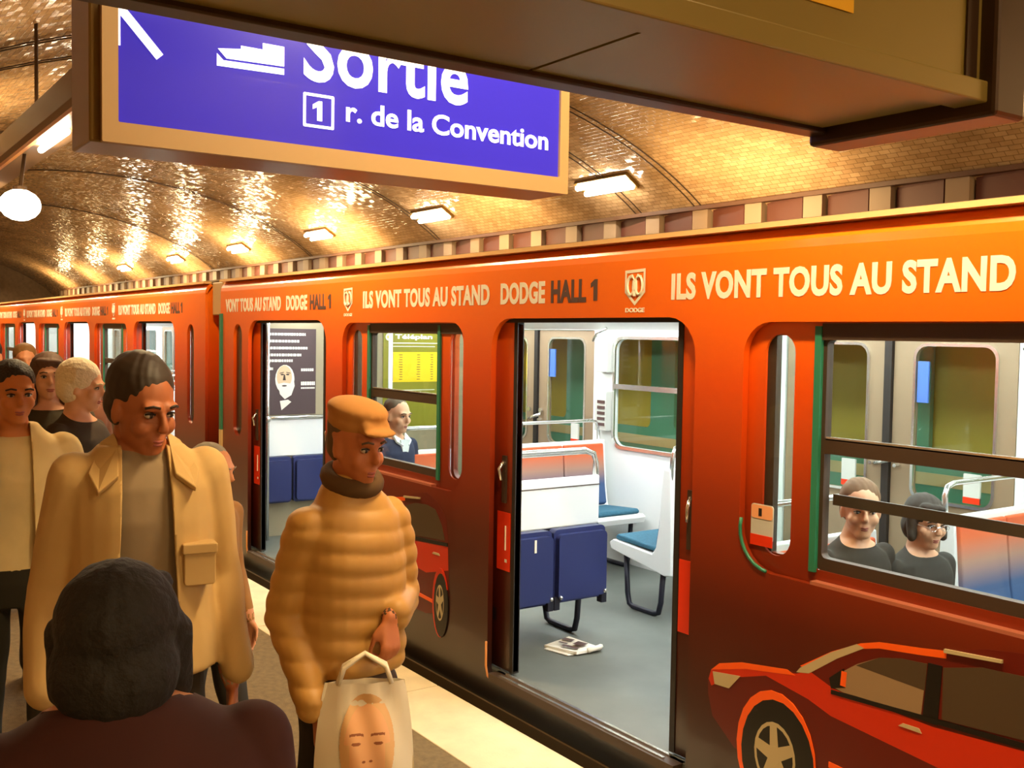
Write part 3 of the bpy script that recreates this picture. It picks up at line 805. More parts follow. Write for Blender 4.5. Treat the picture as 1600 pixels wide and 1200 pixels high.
# end wall posters and fittings at the left end of the first car
ew = empty('end_bulkhead', (-8.5, 3.05, FZ)); tag(ew, 'dark end partition of the first car with white lower panel, behind the left open door', 'partition')
B(-.03, 0, 0.02, 2.28, 0, 2.06).build('bulkhead_panel', mat('bulkhead_paint', (150, 138, 110), .5), ew)
B(0.0, .02, .1, .86, .70, 1.02).build('white_panel', M_white, ew, bevel=.008)
MB().tube([(.03, .05, 1.04), (.03, .9, 1.04)], .016, 8).build('hand_rail', M_chrome, ew, smooth=True)
for i, lab in enumerate(['navy folded seat behind the left open door, nearer the platform', 'navy folded seat behind the left open door, farther from the platform']):
    st = empty('folding_seat', (-8.48, 3.05 + .27 + i * .42, FZ)); tag(st, lab, 'folding seat', 'folding seats at the car end')
    plate('back_pad', rrect(-.2, .2, .30, .70, .03), [], 0, .05, M_navy, st, axis=0)
    plate('seat_pad', rrect(-.185, .185, .32, .67, .03), [], .05, .09, M_navy, st, axis=0)
MB().tube([(-8.3, 3.2, FZ), (-8.3, 3.2, 2.23)], .018, 8)
gp = empty('grab_pole', (-8.35, 3.27, FZ)); tag(gp, 'upright steel grab pole in front of the dark portrait poster', 'pole')
MB().tube([(0, 0, 0), (0, 0, 2.08)], .016, 8).build('pole', M_chrome, gp, smooth=True)
MB().sphere((0, 0, 1.04), .03).build('joint', M_chrome, gp, smooth=True)
for n_, (px_, py_, lab) in enumerate([(-6.45, 4.42, 'upright steel grab pole left of the yellow poster'), (-8.2, 4.36, 'pale upright pole beside the yellow poster, the farther one')]):
    q = empty('grab_pole', (px_, py_, FZ)); tag(q, lab, 'pole')
    MB().tube([(0, 0, 0), (0, 0, 2.08)], .02, 8).build('pole', M_white if n_ else M_chrome, q, smooth=True)
    MB().sphere((0, 0, 1.04), .03).build('joint', M_chrome, q, smooth=True)

def ellp(cx, cz, rx, rz, n=18, a0=0, a1=2 * PI):
    full = abs(a1 - a0 - 2 * PI) < 1e-6
    return [(cx + rx * math.cos(a0 + (a1 - a0) * i / n), cz + rz * math.sin(a0 + (a1 - a0) * i / n)) for i in range(n if full else n + 1)]

# dark poster with bearded portrait
p1 = empty('portrait_poster', (-8.495, 3.51, 1.58)); tag(p1, 'dark plum poster with a white bearded old man and rows of white lettering', 'poster')
B(0, .004, -.26, .26, -.37, .38).build('sheet', mat('plum_ink', (70, 52, 52), .5), p1)
B(0, .006, -.27, -.25, -.38, .39).build('sheet_frame', M_frame, p1)
mb = MB(); y0 = .0045
for zz, ya, yb in ((.33, -.18, .16), (.27, -.2, .1), (.21, -.2, .18), (.15, -.2, .12), (.10, -.2, .04), (.03, -.24, -.14)):
    yc_ = ya
    while yc_ < yb:
        wl = random.uniform(.012, .03); mb.box(y0, y0 + .002, yc_, min(yb, yc_ + wl), zz - .01, zz + .012); yc_ += wl + .006
for zz, ya, yb, h in ((.02, .12, .24, .012), (-.1, .12, .25, .016), (-.14, .12, .25, .007)):
    yc_ = ya
    while yc_ < yb:
        wl = random.uniform(.008, .02); mb.box(y0, y0 + .002, yc_, min(yb, yc_ + wl), zz - h, zz + h); yc_ += wl + .004
mb.build('printed_lines', M_cream, p1)
skin_p = mat('portrait_skin', (206, 176, 138), .6); hairp = mat('portrait_hair', (226, 220, 206), .6); inkp = mat('portrait_ink', (60, 44, 36), .6)
mb = MB()
mb.prism(ellp(-.03, -.06, .088, .125), y0, y0 + .001, 0, 1)
mb.prism(ellp(-.035, -.04, .07, .10), y0, y0 + .0016, 0, 0)
mb.prism([(-.09, -.1), (-.04, -.09), (.03, -.1), (.045, -.02), (.06, -.12), (.03, -.2), (-.03, -.235), (-.075, -.19)], y0, y0 + .002, 0, 1)
mb.prism(ellp(-.055, -.02, .016, .007, 10), y0, y0 + .0026, 0, 2); mb.prism(ellp(-.005, -.02, .016, .007, 10), y0, y0 + .0026, 0, 2)
mb.prism([(-.078, -.005), (-.04, .003), (-.04, -.004), (-.078, -.012)], y0, y0 + .0028, 0, 2); mb.prism([(-.018, .003), (.02, -.005), (.02, -.012), (-.018, -.004)], y0, y0 + .0028, 0, 2)
mb.prism([(-.04, -.02), (-.03, -.02), (-.022, -.07), (-.05, -.07)], y0, y0 + .003, 0, 2)
mb.prism(ellp(-.035, -.118, .024, .007, 10), y0, y0 + .003, 0, 2)
mb.prism([(-.075, -.25), (.0, -.24), (.03, -.26), (-.02, -.30), (-.06, -.33)], y0, y0 + .0012, 0, 1)
mb.build('portrait', [skin_p, hairp, inkp], p1)
# yellow poster
p2 = empty('yellow_poster', (-8.495, 4.74, 1.6)); tag(p2, 'olive and yellow timetable style poster headed in white, seen through the middle window', 'poster')
B(0, .004, -.30, .34, -.56, .38).build('sheet', mat('olive_ink', (132, 128, 26), .5), p2)
B(.004, .006, -.23, .30, -.12, .16).build('yellow_table', mat('yellow_ink', (240, 200, 24), .5), p2)
mb = MB()
for r_ in range(11):
    zz = .135 - r_ * .023
    for ya, yb in ((-.14, -.10), (.05, .09), (.2, .23)):
        mb.box(.006, .0068, ya + random.uniform(0, .01), yb, zz - .003, zz + .003)
mb.box(.006, .0068, -.225, -.20, -.11, .15)
mb.build('table_rows', M_greyp, p2)
text_obj('heading', 'Téléplan', -.18, .22, .285, .04, .0055, M_cream, p2, axis=0, bold=.03)
mb = MB(); mb.box(.004, .006, -.2, .28, .24, .248); mb.box(.004, .006, -.2, .25, .21, .216); mb.box(.004, .006, -.2, .25, -.2, -.194); mb.box(.004, .006, -.2, .1, -.22, -.214)
mb.build('rule_lines', M_cream, p2)
mb = MB(); mb.prism(ellp(-.245, .3, .035, .035), .004, .006, 0, 0); mb.prism(ellp(-.245, .3, .018, .014), .004, .007, 0, 1); mb.build('round_emblem', [M_cream, mat('yellow_ink', (240, 200, 24))], p2)

# emergency boxes on the white pillar by the far doors
for d in DOORS1[:2]:
    eb = empty('emergency_box', (d + 1.0, 5.33, 1.2)); tag(eb, 'white emergency call box on the far pillar ' + ('seen through the middle doorway' if d < -5 else 'behind the right hand seats'), 'call box')
    B(-.1, .04, -.05, .02, .45, .74).build('upper_case', M_pale, eb, bevel=.006)
    B(-.1, .04, -.05, .02, -.02, .30).build('lower_case', M_pale, eb, bevel=.006)
    mb = MB()
    for i in range(5): mb.box(-.06, .03, -.056, -.05, .02 + i * .045, .045 + i * .045)
    mb.build('instruction_rows', M_greyp, eb)
    MB().tube([(.02, -.04, .80), (-.08, -.06, .76), (-.14, -.04, .70)], .014, 8).build('pull_handle', M_chrome, eb, smooth=True)

# safety notice in the narrow window of the right bay
nt_ = empty('safety_sticker', (-2.67, 3.032, 1.16)); tag(nt_, 'small beige and red safety sticker low in the narrow window on the right', 'sticker')
plate('sheet', rrect(-.055, .055, 0, .14, .012), [], -.001, .002, M_pale, nt_)
B(-.055, .055, -.0035, -.0015, -.02, .022).build('red_band', M_red, nt_)
plate('peach_field', rrect(-.052, .052, .085, .137, .01), [], -.003, -.0012, mat('peach_ink', (240, 170, 120), .5), nt_)
B(-.015, 0, -.0045, -.003, .095, .125).build('hand_symbol', M_dark, nt_)

# newspaper on the car floor
npz = empty('newspaper', (-4.56, 3.62, FZ)); npz.rotation_euler = (0, 0, .3); tag(npz, 'crumpled white free newspaper lying on the grey car floor', 'newspaper')
M_paper = mat('newsprint', (232, 228, 215), .8)
MB().add([(-.14, -.09, .002), (.1, -.11, .012), (.14, .07, .004), (-.1, .1, .014), (-.14, -.09, .014), (.1, -.11, .026), (.14, .07, .02), (-.1, .1, .03)],
         [(0, 3, 2, 1), (4, 5, 6, 7), (0, 1, 5, 4), (1, 2, 6, 5), (2, 3, 7, 6), (3, 0, 4, 7)]).build('front_sheet', M_paper, npz)
MB().add([(-.12, -.12, .001), (.06, -.14, .004), (.12, .0, .003), (-.1, .05, .004), (-.12, -.12, .004), (.06, -.14, .008), (.12, .0, .006), (-.1, .05, .008)],
         [(0, 3, 2, 1), (4, 5, 6, 7), (0, 1, 5, 4), (1, 2, 6, 5), (2, 3, 7, 6), (3, 0, 4, 7)]).build('back_sheet', M_paper, npz)
MB().tube([(.12, -.03, .02), (.15, .04, .03), (.13, .09, .02)], .014, 6).build('curled_edge', M_paper, npz, smooth=True)
mb = MB()
for (a, b_, c_, d_) in ((-.1, -.03, .02, .06), (-.08, -.02, -.04, -.02), (.0, .07, -.01, .05), (-.03, .08, -.08, -.05)):
    mb.add([(a, c_, .032), (b_, c_, .032), (b_, d_, .033), (a, d_, .033)], [(0, 1, 2, 3)])
mb.build('print_blocks', M_greyp, npz)

# opposite train beyond the far windows
ot = empty('metro_train', (0, 6.05, 0)); tag(ot, 'jade green and cream train on the second track, seen through the far windows', 'train')
plate('side_wall', rrect(-40, 5, -.1, 2.4, .01, 1), [rrect(x_ - .45, x_ + .45, 1.15, 1.95, .06) for x_ in np.arange(-38, 4, 1.19)], 0, .04, mat('jade_paint', (92, 150, 118), .4), ot)
B(-40, 5, -.006, 0, 1.0, 1.08).build('cream_band', mat('cream_paint', (206, 176, 120)), ot)
B(-40, 5, -.006, 0, 2.0, 2.2).build('cream_top_band', mat('cream_paint', (206, 176, 120)), ot)
B(-40, 5, .05, .055, 1.1, 2.0).build('window_glow_row', mat('painted_window_glow', (190, 160, 60), .5), ot)  # flat amber panel, its colour stands in for the lit interior
strip_profile(-40, 5, [(0, 2.38), (.2, 2.46), (1.2, 2.52), (2.2, 2.46), (2.35, 2.3), (2.35, -.1)], .03, 'roof', mat('roof_paint', (110, 92, 70)), ot)
B(-40, 5, .1, 2.3, -.6, -.1).build('underframe', mat('underframe_black', (20, 16, 12)), ot)
#PEOPLE
# ================================================================== PEOPLE
M_skin = mat('skin', (206, 140, 98), .55, noise=.05, nscale=20)
M_skin2 = mat('skin_fair', (218, 164, 126), .55, noise=.05, nscale=20)
M_lip = mat('lips', (160, 84, 70), .5)
M_eye = mat('eye_white', (186, 172, 154), .3)
M_iris = mat('iris_dark', (34, 22, 16), .3)
M_hair = mat('dark_hair', (34, 24, 14), .6, bump=.5, bscale=120)


def loftp(rings, n=26):
    """closed surface through horizontal elliptical rings (cx, cy, z, rx, ry)"""
    vs = []; fs = []
    for (cx, cy, z, rx, ry) in rings:
        for k in range(n):
            a = 2 * PI * k / n; ca, sa = math.cos(a), math.sin(a)
            q = 2.4
            s = (abs(ca) ** q + abs(sa) ** q) ** (-1 / q)
            vs.append((cx + rx * ca * s, cy + ry * sa * s, z))
    m = len(rings)
    for i in range(m - 1):
        for k in range(n): fs.append((i * n + k, i * n + (k + 1) % n, (i + 1) * n + (k + 1) % n, (i + 1) * n + k))
    fs.append(tuple(range(n))[::-1]); fs.append(tuple((m - 1) * n + k for k in range(n)))
    return np.array(vs), fs


def capsp(a, b, ra, rb, n=14, seg=6):
    a = Vector(a); b = Vector(b); t = (b - a); L = t.length; t = t / L if L > 1e-6 else Vector((0, 0, 1))
    u = t.orthogonal().normalized(); v = t.cross(u)
    rows = []
    for i in range(1, 5):
        th = PI / 2 * (1 - i / 4.0); rows.append((-ra * math.sin(th), ra * math.cos(th)))
    for i in range(1, seg): rows.append((L * i / seg, ra + (rb - ra) * i / seg))
    for i in range(0, 4):
        th = PI / 2 * (i / 4.0); rows.append((L + rb * math.sin(th), rb * math.cos(th)))
    vs = [a - t * ra]; fs = []
    for (d, r) in rows:
        for k in range(n):
            an = 2 * PI * k / n; vs.append(a + t * d + (u * math.cos(an) + v * math.sin(an)) * max(r, 1e-4))
    vs.append(b + t * rb); E = len(vs) - 1; m = len(rows)
    for k in range(n): fs.append((0, 1 + (k + 1) % n, 1 + k))
    for i in range(m - 1):
        for k in range(n): fs.append((1 + i * n + k, 1 + i * n + (k + 1) % n, 1 + (i + 1) * n + (k + 1) % n, 1 + (i + 1) * n + k))
    for k in range(n): fs.append((E, 1 + (m - 1) * n + k, 1 + (m - 1) * n + (k + 1) % n))
    return np.array([tuple(p) for p in vs]), fs


def ellp3(c, r, rot=None, nu=18, nv=12):
    m = MB().sphere((0, 0, 0), tuple(r), nu, nv)
    P_ = np.array(m.v)
    if rot is not None: P_ = P_ @ np.array(Euler(rot).to_matrix()).T
    return P_ + np.array(c), m.f


def fuse(name, prims, voxel, mats, parent, smooth=3, folds=None, cut=None):
    """union of closed shapes -> one continuous skin; prims: (verts, faces, material index)"""
    vs = []; fs = []; lab = []
    for (v, f, m) in prims:
        n = len(vs); vs += [tuple(p) for p in v]; fs += [tuple(i + n for i in q) for q in f]; lab += [m] * len(v)
    me = bpy.data.meshes.new(name); me.from_pydata(vs, [], fs)
    bm = bmesh.new(); bm.from_mesh(me); bmesh.ops.recalc_face_normals(bm, faces=bm.faces); bm.to_mesh(me); bm.free()
    o = bpy.data.objects.new(name, me); COL.objects.link(o)
    md = o.modifiers.new('r', 'REMESH'); md.mode = 'VOXEL'; md.voxel_size = voxel
    dg = bpy.context.evaluated_depsgraph_get()
    out = bpy.data.meshes.new_from_object(o.evaluated_get(dg)); bpy.data.objects.remove(o)
    N = len(out.vertices); co = np.empty(N * 3); out.vertices.foreach_get('co', co); co = co.reshape(-1, 3)
    ed = np.empty(len(out.edges) * 2, dtype=np.int64); out.edges.foreach_get('vertices', ed); ed = ed.reshape(-1, 2)
    deg = np.bincount(ed.ravel(), minlength=N).astype(float)[:, None]; deg[deg == 0] = 1
    for it in range(smooth):
        acc = np.zeros_like(co); np.add.at(acc, ed[:, 0], co[ed[:, 1]]); np.add.at(acc, ed[:, 1], co[ed[:, 0]])
        co = co * .45 + acc / deg * .55
    out.vertices.foreach_set('co', co.ravel()); out.update()
    if folds:
        nr = np.empty(N * 3); out.vertices.foreach_get('normal', nr); nr = nr.reshape(-1, 3)
        co = co + nr * folds(co)[:, None]; out.vertices.foreach_set('co', co.ravel()); out.update()
    mats = mats if isinstance(mats, (list, tuple)) else [mats]
    out.materials.clear()
    ob = link_mesh(name, out, mats, parent, smooth=True)
    if len(mats) > 1:
        kd = kdtree.KDTree(len(vs))
        for i, p in enumerate(vs): kd.insert(p, i)
        kd.balance()
        mi = [lab[kd.find(p.center)[1]] for p in out.polygons]
        out.polygons.foreach_set('material_index', mi)
    if cut:
        bm = bmesh.new(); bm.from_mesh(out)
        planes, pred = cut
        for (pc, pn) in planes:
            bmesh.ops.bisect_plane(bm, geom=bm.verts[:] + bm.edges[:] + bm.faces[:], plane_co=pc, plane_no=pn)
        dl = [f for f in bm.faces if pred(f.calc_center_median())]
        bmesh.ops.delete(bm, geom=dl, context='FACES'); bm.to_mesh(out); bm.free()
        sd = ob.modifiers.new('thick', 'SOLIDIFY'); sd.thickness = .008; sd.offset = -1
    return ob


def hand_prims(w_, d, up, side, s=1.0, curl=.5, m=0):
    """palm, four curled fingers and a thumb. w_: wrist, d: pointing direction, up: back of the hand, side: +1/-1 thumb side"""
    w_ = Vector(w_); d = Vector(d).normalized(); up = (Vector(up) - d * Vector(up).dot(d)).normalized(); sd = d.cross(up).normalized() * side
    pr = []
    for k in range(4):
        o = sd * (.030 - .020 * k) * s
        b = w_ + d * .015 * s + o * .55; k1 = w_ + d * (.088 - .004 * abs(k - 1)) * s + o
        pr.append((*capsp(b, k1, .014 * s, .0115 * s, 10, 3), m))
        L = [.072, .080, .074, .058][k] * s; ang = 0.15; p = k1
        for j, fr in enumerate((.45, .30, .25)):
            ang += curl * (.55 + .3 * j)
            q = p + (d * math.cos(ang) - up * math.sin(ang)) * L * fr
            pr.append((*capsp(p, q, (.0095 - .001 * j) * s, (.0085 - .001 * j) * s, 8, 2), m)); p = q
    t0 = w_ + d * .022 * s + sd * .024 * s; t1 = t0 + (d * .6 + sd * .62 - up * .3) * .042 * s; t2 = t1 + (d * .85 + sd * .15 - up * .45) * .036 * s; t3 = t2 + (d * .9 - sd * .1 - up * .45) * .026 * s
    pr += [(*capsp(t0, t1, .014 * s, .0115 * s, 8, 2), m), (*capsp(t1, t2, .011 * s, .0095 * s, 8, 2), m), (*capsp(t2, t3, .0095 * s, .008 * s, 8, 2), m)]
    return pr


def head_prims(c, s, rot, m=0, lip=1, neck=None):
    R3 = Euler(rot).to_matrix(); c = Vector(c)
    def T(p): return tuple(c + R3 @ (Vector(p) * s))
    A = np.array(R3); pr = []
    def E(p, r, mm=m, rr=None):
        v, f = ellp3((0, 0, 0), tuple(q * s for q in r), rr); v = v @ A.T + np.array(T(p)); pr.append((v, f, mm))
    def K(a, b, ra, rb, mm=m): pr.append((*capsp(T(a), T(b), ra * s, rb * s, 10, 3), mm))
    E((-.012, 0, .034), (.098, .076, .086)); E((.016, 0, -.03), (.072, .063, .082)); E((.052, 0, -.088), (.034, .034, .026))
    E((.02, 0, -.062), (.055, .054, .045))
    K((.088, 0, .018), (.108, 0, -.018), .008, .0115); E((.103, 0, -.025), (.014, .016, .010))
    for sg_ in (-1, 1):
        E((-.006, sg_ * .076, -.008), (.018, .009, .032)); K((.078, sg_ * .045, .026), (.09, sg_ * .015, .027), .010, .011); E((.058, sg_ * .04, -.026), (.026, .024, .026))
    K((.082, -.016, -.056), (.082, .016, -.056), .008, .008); K((.079, -.013, -.069), (.079, .013, -.069), .009, .009)
    if neck: pr.append((*capsp(T((-.022, 0, -.07)), neck, .056 * s, .062 * s, 16, 4), m))
    return pr, T, R3


def face_bits(parent, T, R3, s, hair_m, wide=1.0):
    mb = MB(); mb.tube([T((.074, -.023, -.060)), T((.0865, -.012, -.0575)), T((.089, 0, -.059)), T((.0865, .012, -.0575)), T((.074, .023, -.060))], .0036 * s, 6)
    mb.build('upper_lip', M_lip, parent, smooth=True)
    mb = MB(); mb.tube([T((.074, -.019, -.063)), T((.085, -.010, -.0665)), T((.087, 0, -.0675)), T((.085, .010, -.0665)), T((.074, .019, -.063))], .0042 * s, 6)
    mb.build('lower_lip', M_lip, parent, smooth=True)
    for sg_ in (-1, 1):
        mb = MB(); mb.sphere((0, 0, 0), (.0115 * s, .0135 * s, .0075 * s), 12, 8); e_ = mb.build('eye', M_eye, parent, smooth=True)
        e_.matrix_local = Matrix.Translation(T((.0765, sg_ * .031, .006))) @ R3.to_4x4()
        MB().sphere((.0082 * s, 0, 0), (.0042 * s, .0062 * s, .0060 * s), 10, 6).build('iris', M_iris, e_, smooth=True)
        mb = MB(); mb.tube([T((.082, sg_ * .050, .026)), T((.0945, sg_ * .034, .033)), T((.0985, sg_ * .015, .029))], .0034 * s, 6); mb.build('eyebrow', hair_m, parent, smooth=True)
        mb = MB(); mb.tube([T((.078, sg_ * .045, .009)), T((.0865, sg_ * .031, .0135)), T((.084, sg_ * .018, .009))], .0026 * s, 6); mb.build('eyelid', M_hair, parent, smooth=True)


def wrinkle(amp, fx=9.0, fz=14.0, seed=0):
    def f(co):
        x, y, z = co[:, 0], co[:, 1], co[:, 2]
        a = np.sin(fz * z + 3.1 * np.sin(4 * x + seed) + 2.2 * np.sin(5 * y + seed * 2)) * np.sin(fx * (x + y) + seed)
        b = np.sin(23 * y + 5 * np.sin(6 * z + seed)) * .6
        return amp * (a + b)
    return f


def person(label, loc, rz, h=1.75, head=(0, 0), lean=0, arms=None, seated=0, voxel=.009, trousers=(40, 36, 24), top=(150, 130, 100), skin=None, hair=None, hairc=None,
           legs=True, group=None, build=1.0, shoes=(24, 20, 16), topw=1.0, smooth=3, sleeve=True, top_amp=.004, face=True, cat='person', neckz=0.0, shw=.172, armw=1.0):
    """arms: dict side -> (elbow, wrist, finger direction, back-of-hand direction, curl)"""
    k = h / 1.75; g = empty('person', loc, rz); tag(g, label, cat, group)
    sk = skin or M_skin
    tm = mat('cloth_%d_%d_%d' % top, top, .85, noise=.12, nscale=6); lm = mat('cloth_%d_%d_%d' % trousers, trousers, .85); sm = mat('shoe_%d_%d_%d' % shoes, shoes, .5)
    M = [sk, M_lip, tm, lm, sm]
    dz = -seated
    def V(x, y, z): return ((x + lean * max(0, z - .95) * 1.0) * k, y * k * (build if abs(y) > .05 else 1), (z + dz) * k)
    pr = []
    Z = lambda z: (z + dz) * k
    def ring(z, rx, ry, cx=0): return ((cx + lean * max(0, z - .95)) * k, 0, Z(z), rx * k * topw, ry * k * build * topw)
    pr.append((*loftp([ring(.88, .095, .145), ring(.95, .108, .165), ring(1.06, .10, .145, .0), ring(1.18, .108, .150, .0), ring(1.30, .122, .172), ring(1.38, .115, .178), ring(1.435, .092, .165), ring(1.475, .065, .105), ring(1.50, .05, .06)]), 2))
    pr.append((*loftp([ring(.80, .09, .14), ring(.90, .108, .162), ring(1.0, .104, .155)]), 3))
    arms = arms or {}
    for sg_ in (-1, 1):
        sh = V(0, sg_ * shw, 1.415 if shw > .17 else 1.39)
        el, wr, fd, bk, cu = arms.get(sg_, ((-.03, sg_ * .225, 1.14), (.05, sg_ * .235, .91), (.12, 0, -1), (0, sg_, 0), .35))
        el = V(*el); wr = V(*wr)
        pr.append((*capsp(sh, el, .056 * k * build * armw, .043 * k * build * armw), 2)); pr.append((*capsp(el, wr, .042 * k * build, .030 * k), 2 if sleeve else 0))
        hw = Vector(wr) + (Vector(wr) - Vector(el)).normalized() * .02 * k
        pr.append((*capsp(wr, tuple(hw), .026 * k, .024 * k, 10, 2), 0))
        pr += hand_prims(tuple(hw), fd, bk, 1 if sg_ * 1 > 0 else -1, k * .98, cu, 0)
        if seated:
            hp = V(0, sg_ * .09, .93); kn = (.44 * k, sg_ * .11 * k, hp[2] + .02); an = (.40 * k, sg_ * .11 * k, hp[2] - .40 * k)
            pr.append((*capsp(hp, kn, .088 * k, .062 * k), 3)); pr.append((*capsp(kn, an, .058 * k, .042 * k), 3))
            pr.append((*capsp((an[0] - .02, an[1], an[2] - .035 * k), (an[0] + .16 * k, an[1], an[2] - .045 * k), .042 * k, .034 * k), 4))
        elif legs:
            hp = V(0, sg_ * .085, .92); st = .06 * sg_
            kn = V(.03 + st, sg_ * .095, .50); an = V(-.02 + st * 1.6, sg_ * .10, .09)
            pr.append((*capsp(hp, kn, .09 * k, .065 * k), 3)); pr.append((*capsp(kn, an, .062 * k, .052 * k), 3))
            pr.append((*capsp((an[0] - .03 * k, an[1], .045 * k), (an[0] + .17 * k, an[1], .038 * k), .042 * k, .034 * k), 4))
    hz = 1.632 + neckz; hc = V(.035, 0, hz); s = k * 1.0
    nk = V(-.005, 0, 1.47)
    hp_, T, R3 = head_prims(hc, s, (0, head[1], head[0]), 0, 1, nk)
    pr += hp_
    pr.append((*loftp([ring(1.40, .09, .14), ring(1.46, .072, .10), ring(1.50, .056, .06)]), 2))
    body = fuse('body', pr, voxel, M, g, smooth=smooth, folds=None)
    me = body.data; bm = bmesh.new(); bm.from_mesh(me)
    zn = (1.492 + dz) * k; n_p = Vector((.35, 0, 1)).normalized(); pc = Vector((lean * .5 * k, 0, zn))
    near = [v for v in bm.verts if abs(v.co.z - zn) < .08]
    fs_ = [f for f in bm.faces if all(abs(v.co.z - zn) < .09 and abs(v.co.y) < .12 for v in f.verts)]
    gm_ = list({v for f in fs_ for v in f.verts}) + list({e for f in fs_ for e in f.edges}) + fs_
    bmesh.ops.bisect_plane(bm, geom=gm_, plane_co=pc, plane_no=n_p)
    for f in bm.faces:
        c_ = f.calc_center_median()
        if abs(c_.y) < .13 and (abs(c_.z - zn) < .085) and math.hypot(c_.x - pc.x, c_.y) < .14:
            f.material_index = 0 if (c_ - pc).dot(n_p) > 0 else 2
        elif f.material_index in (2, 3) and abs(c_.y) < .185 * k and not seated and .80 * k < c_.z < 1.12 * k:
            f.material_index = 2 if c_.z > .955 * k else 3
    bm.to_mesh(me); bm.free()
    if top_amp:
        me = body.data; N = len(me.vertices); co = np.empty(N * 3); me.vertices.foreach_get('co', co); co = co.reshape(-1, 3)
        nr = np.empty(N * 3); me.vertices.foreach_get('normal', nr); nr = nr.reshape(-1, 3)
        mask = np.zeros(N)
        for p in me.polygons:
            if p.material_index in (2, 3): mask[list(p.vertices)] = 1
        for p in me.polygons:
            if p.material_index not in (2, 3): mask[list(p.vertices)] = 0
        co += nr * (wrinkle(top_amp, seed=len(label))(co) * mask)[:, None]; me.vertices.foreach_set('co', co.ravel()); me.update()
    hm = hairc if hairc is not None else M_hair
    if face: face_bits(g, T, R3, s, hm)
    if hair: hair_mesh(hair, g, T, R3, s, hm, max(voxel * .8, .005))
    return g, T, R3, s, k


def hair_mesh(style, g, T, R3, s, hm, vox):
    A = np.array(R3); pr = []
    def E(p, r):
        v, f = ellp3((0, 0, 0), tuple(q * s for q in r)); pr.append((v @ A.T + np.array(T(p)), f, 0))
    def K(a, b, ra, rb): pr.append((*capsp(T(a), T(b), ra * s, rb * s, 12, 4), 0))
    if style in ('short', 'crop'):
        d = .0 if style == 'crop' else .007
        E((-.026, 0, .052), (.094 + d, .0775 + d, .078 + d)); E((-.045, 0, .0), (.064 + d, .075 + d, .07))
    elif style == 'long':
        E((-.022, 0, .048), (.104, .088, .090)); E((-.05, 0, -.02), (.07, .09, .10))
        for sg_ in (-1, 1): K((-.0, sg_ * .078, .03), (-.005, sg_ * .085, -.13), .028, .034); K((-.05, sg_ * .06, 0), (-.055, sg_ * .07, -.2), .05, .04)
        K((-.07, 0, 0), (-.075, 0, -.2), .06, .055); K((.055, -.05, .085), (.068, .045, .078), .022, .018)
    elif style == 'updo':
        E((-.03, 0, .052), (.098, .084, .086)); E((-.052, 0, .0), (.062, .08, .07)); E((-.105, 0, .06), (.045, .05, .045))
    elif style == 'bob':
        E((-.022, 0, .048), (.102, .088, .090)); E((-.045, 0, -.02), (.072, .090, .085)); K((.0, .078, .03), (.02, .08, -.06), .026, .022); K((.0, -.078, .03), (.02, -.08, -.06), .026, .022)
        K((.05, -.05, .09), (.07, .03, .082), .022, .016)
    elif style == 'fluffy':
        E((-.03, 0, .05), (.108, .098, .098)); E((-.05, 0, .0), (.08, .098, .09))
    fuse('hair', pr, vox, hm, g, smooth=2, folds=lambda co: .0014 * np.sin(90 * co[:, 0] + 8 * np.sin(30 * co[:, 1])) * np.sin(70 * co[:, 1] + 4 * np.sin(25 * co[:, 2])))


# --- man in the open beige jacket, front left
g, T, R3, s, k = person('man in open beige jacket over grey shirt walking in front at left', (-2.86, .76, 0), math.radians(-8), 1.92, neckz=-.06, head=(math.radians(26), math.radians(14)),
                        arms={-1: ((-.045, -.208, 1.13), (.05, -.232, .89), (.15, 0, -1), (0, -1, 0), .4), 1: ((-.045, .208, 1.13), (.055, .232, .89), (.15, 0, -1), (0, 1, 0), .4)},
                        voxel=.006, trousers=(46, 36, 18), top=(142, 122, 92), hair='short', hairc=mat('brown_black_hair', (44, 30, 14), .6), build=1.0, topw=.93, shw=.145, armw=.85, skin=mat('tan_skin', (168, 98, 56), .55, noise=.05))
mj = mat('beige_jacket_cloth', (192, 158, 98), .8, noise=.08, nscale=5)
pr = [(*loftp([(0, 0, z * k, rx * k, ry * k) for z, rx, ry in ((.93, .155, .215), (1.0, .15, .205), (1.08, .145, .195), (1.18, .142, .19), (1.30, .142, .192), (1.38, .13, .19), (1.435, .104, .165), (1.485, .08, .11))]), 0)]
for sg_ in (-1, 1):
    sh = (0, sg_ * .165 * k, 1.40 * k); el = (-.045 * k, sg_ * .225 * k, 1.13 * k); wr = (.058 * k, sg_ * .25 * k, .915 * k)
    pr.append((*capsp(sh, el, .070 * k, .062 * k), 0)); pr.append((*capsp(el, wr, .062 * k, .052 * k), 0))
def wdt(z): return .075 + .05 * max(0, (1.55 * 1.0 - z)) * .6
cutp = ([((.0, .07, 1.5), (0, 1, .05)), ((.0, -.07, 1.5), (0, -1, .05))], lambda c: c.x > 0.02 and abs(c.y) < .07 + .05 * (1.5 - c.z) and c.z > .6)
jk = fuse('jacket', pr, .008, mj, g, smooth=3, folds=lambda co: wrinkle(.005, 7, 6, 2)(co) + .005 * np.sin(34 * co[:, 1] + 2 * np.sin(5 * co[:, 2])) * np.clip(1.35 - co[:, 2], 0, 1), cut=cutp)
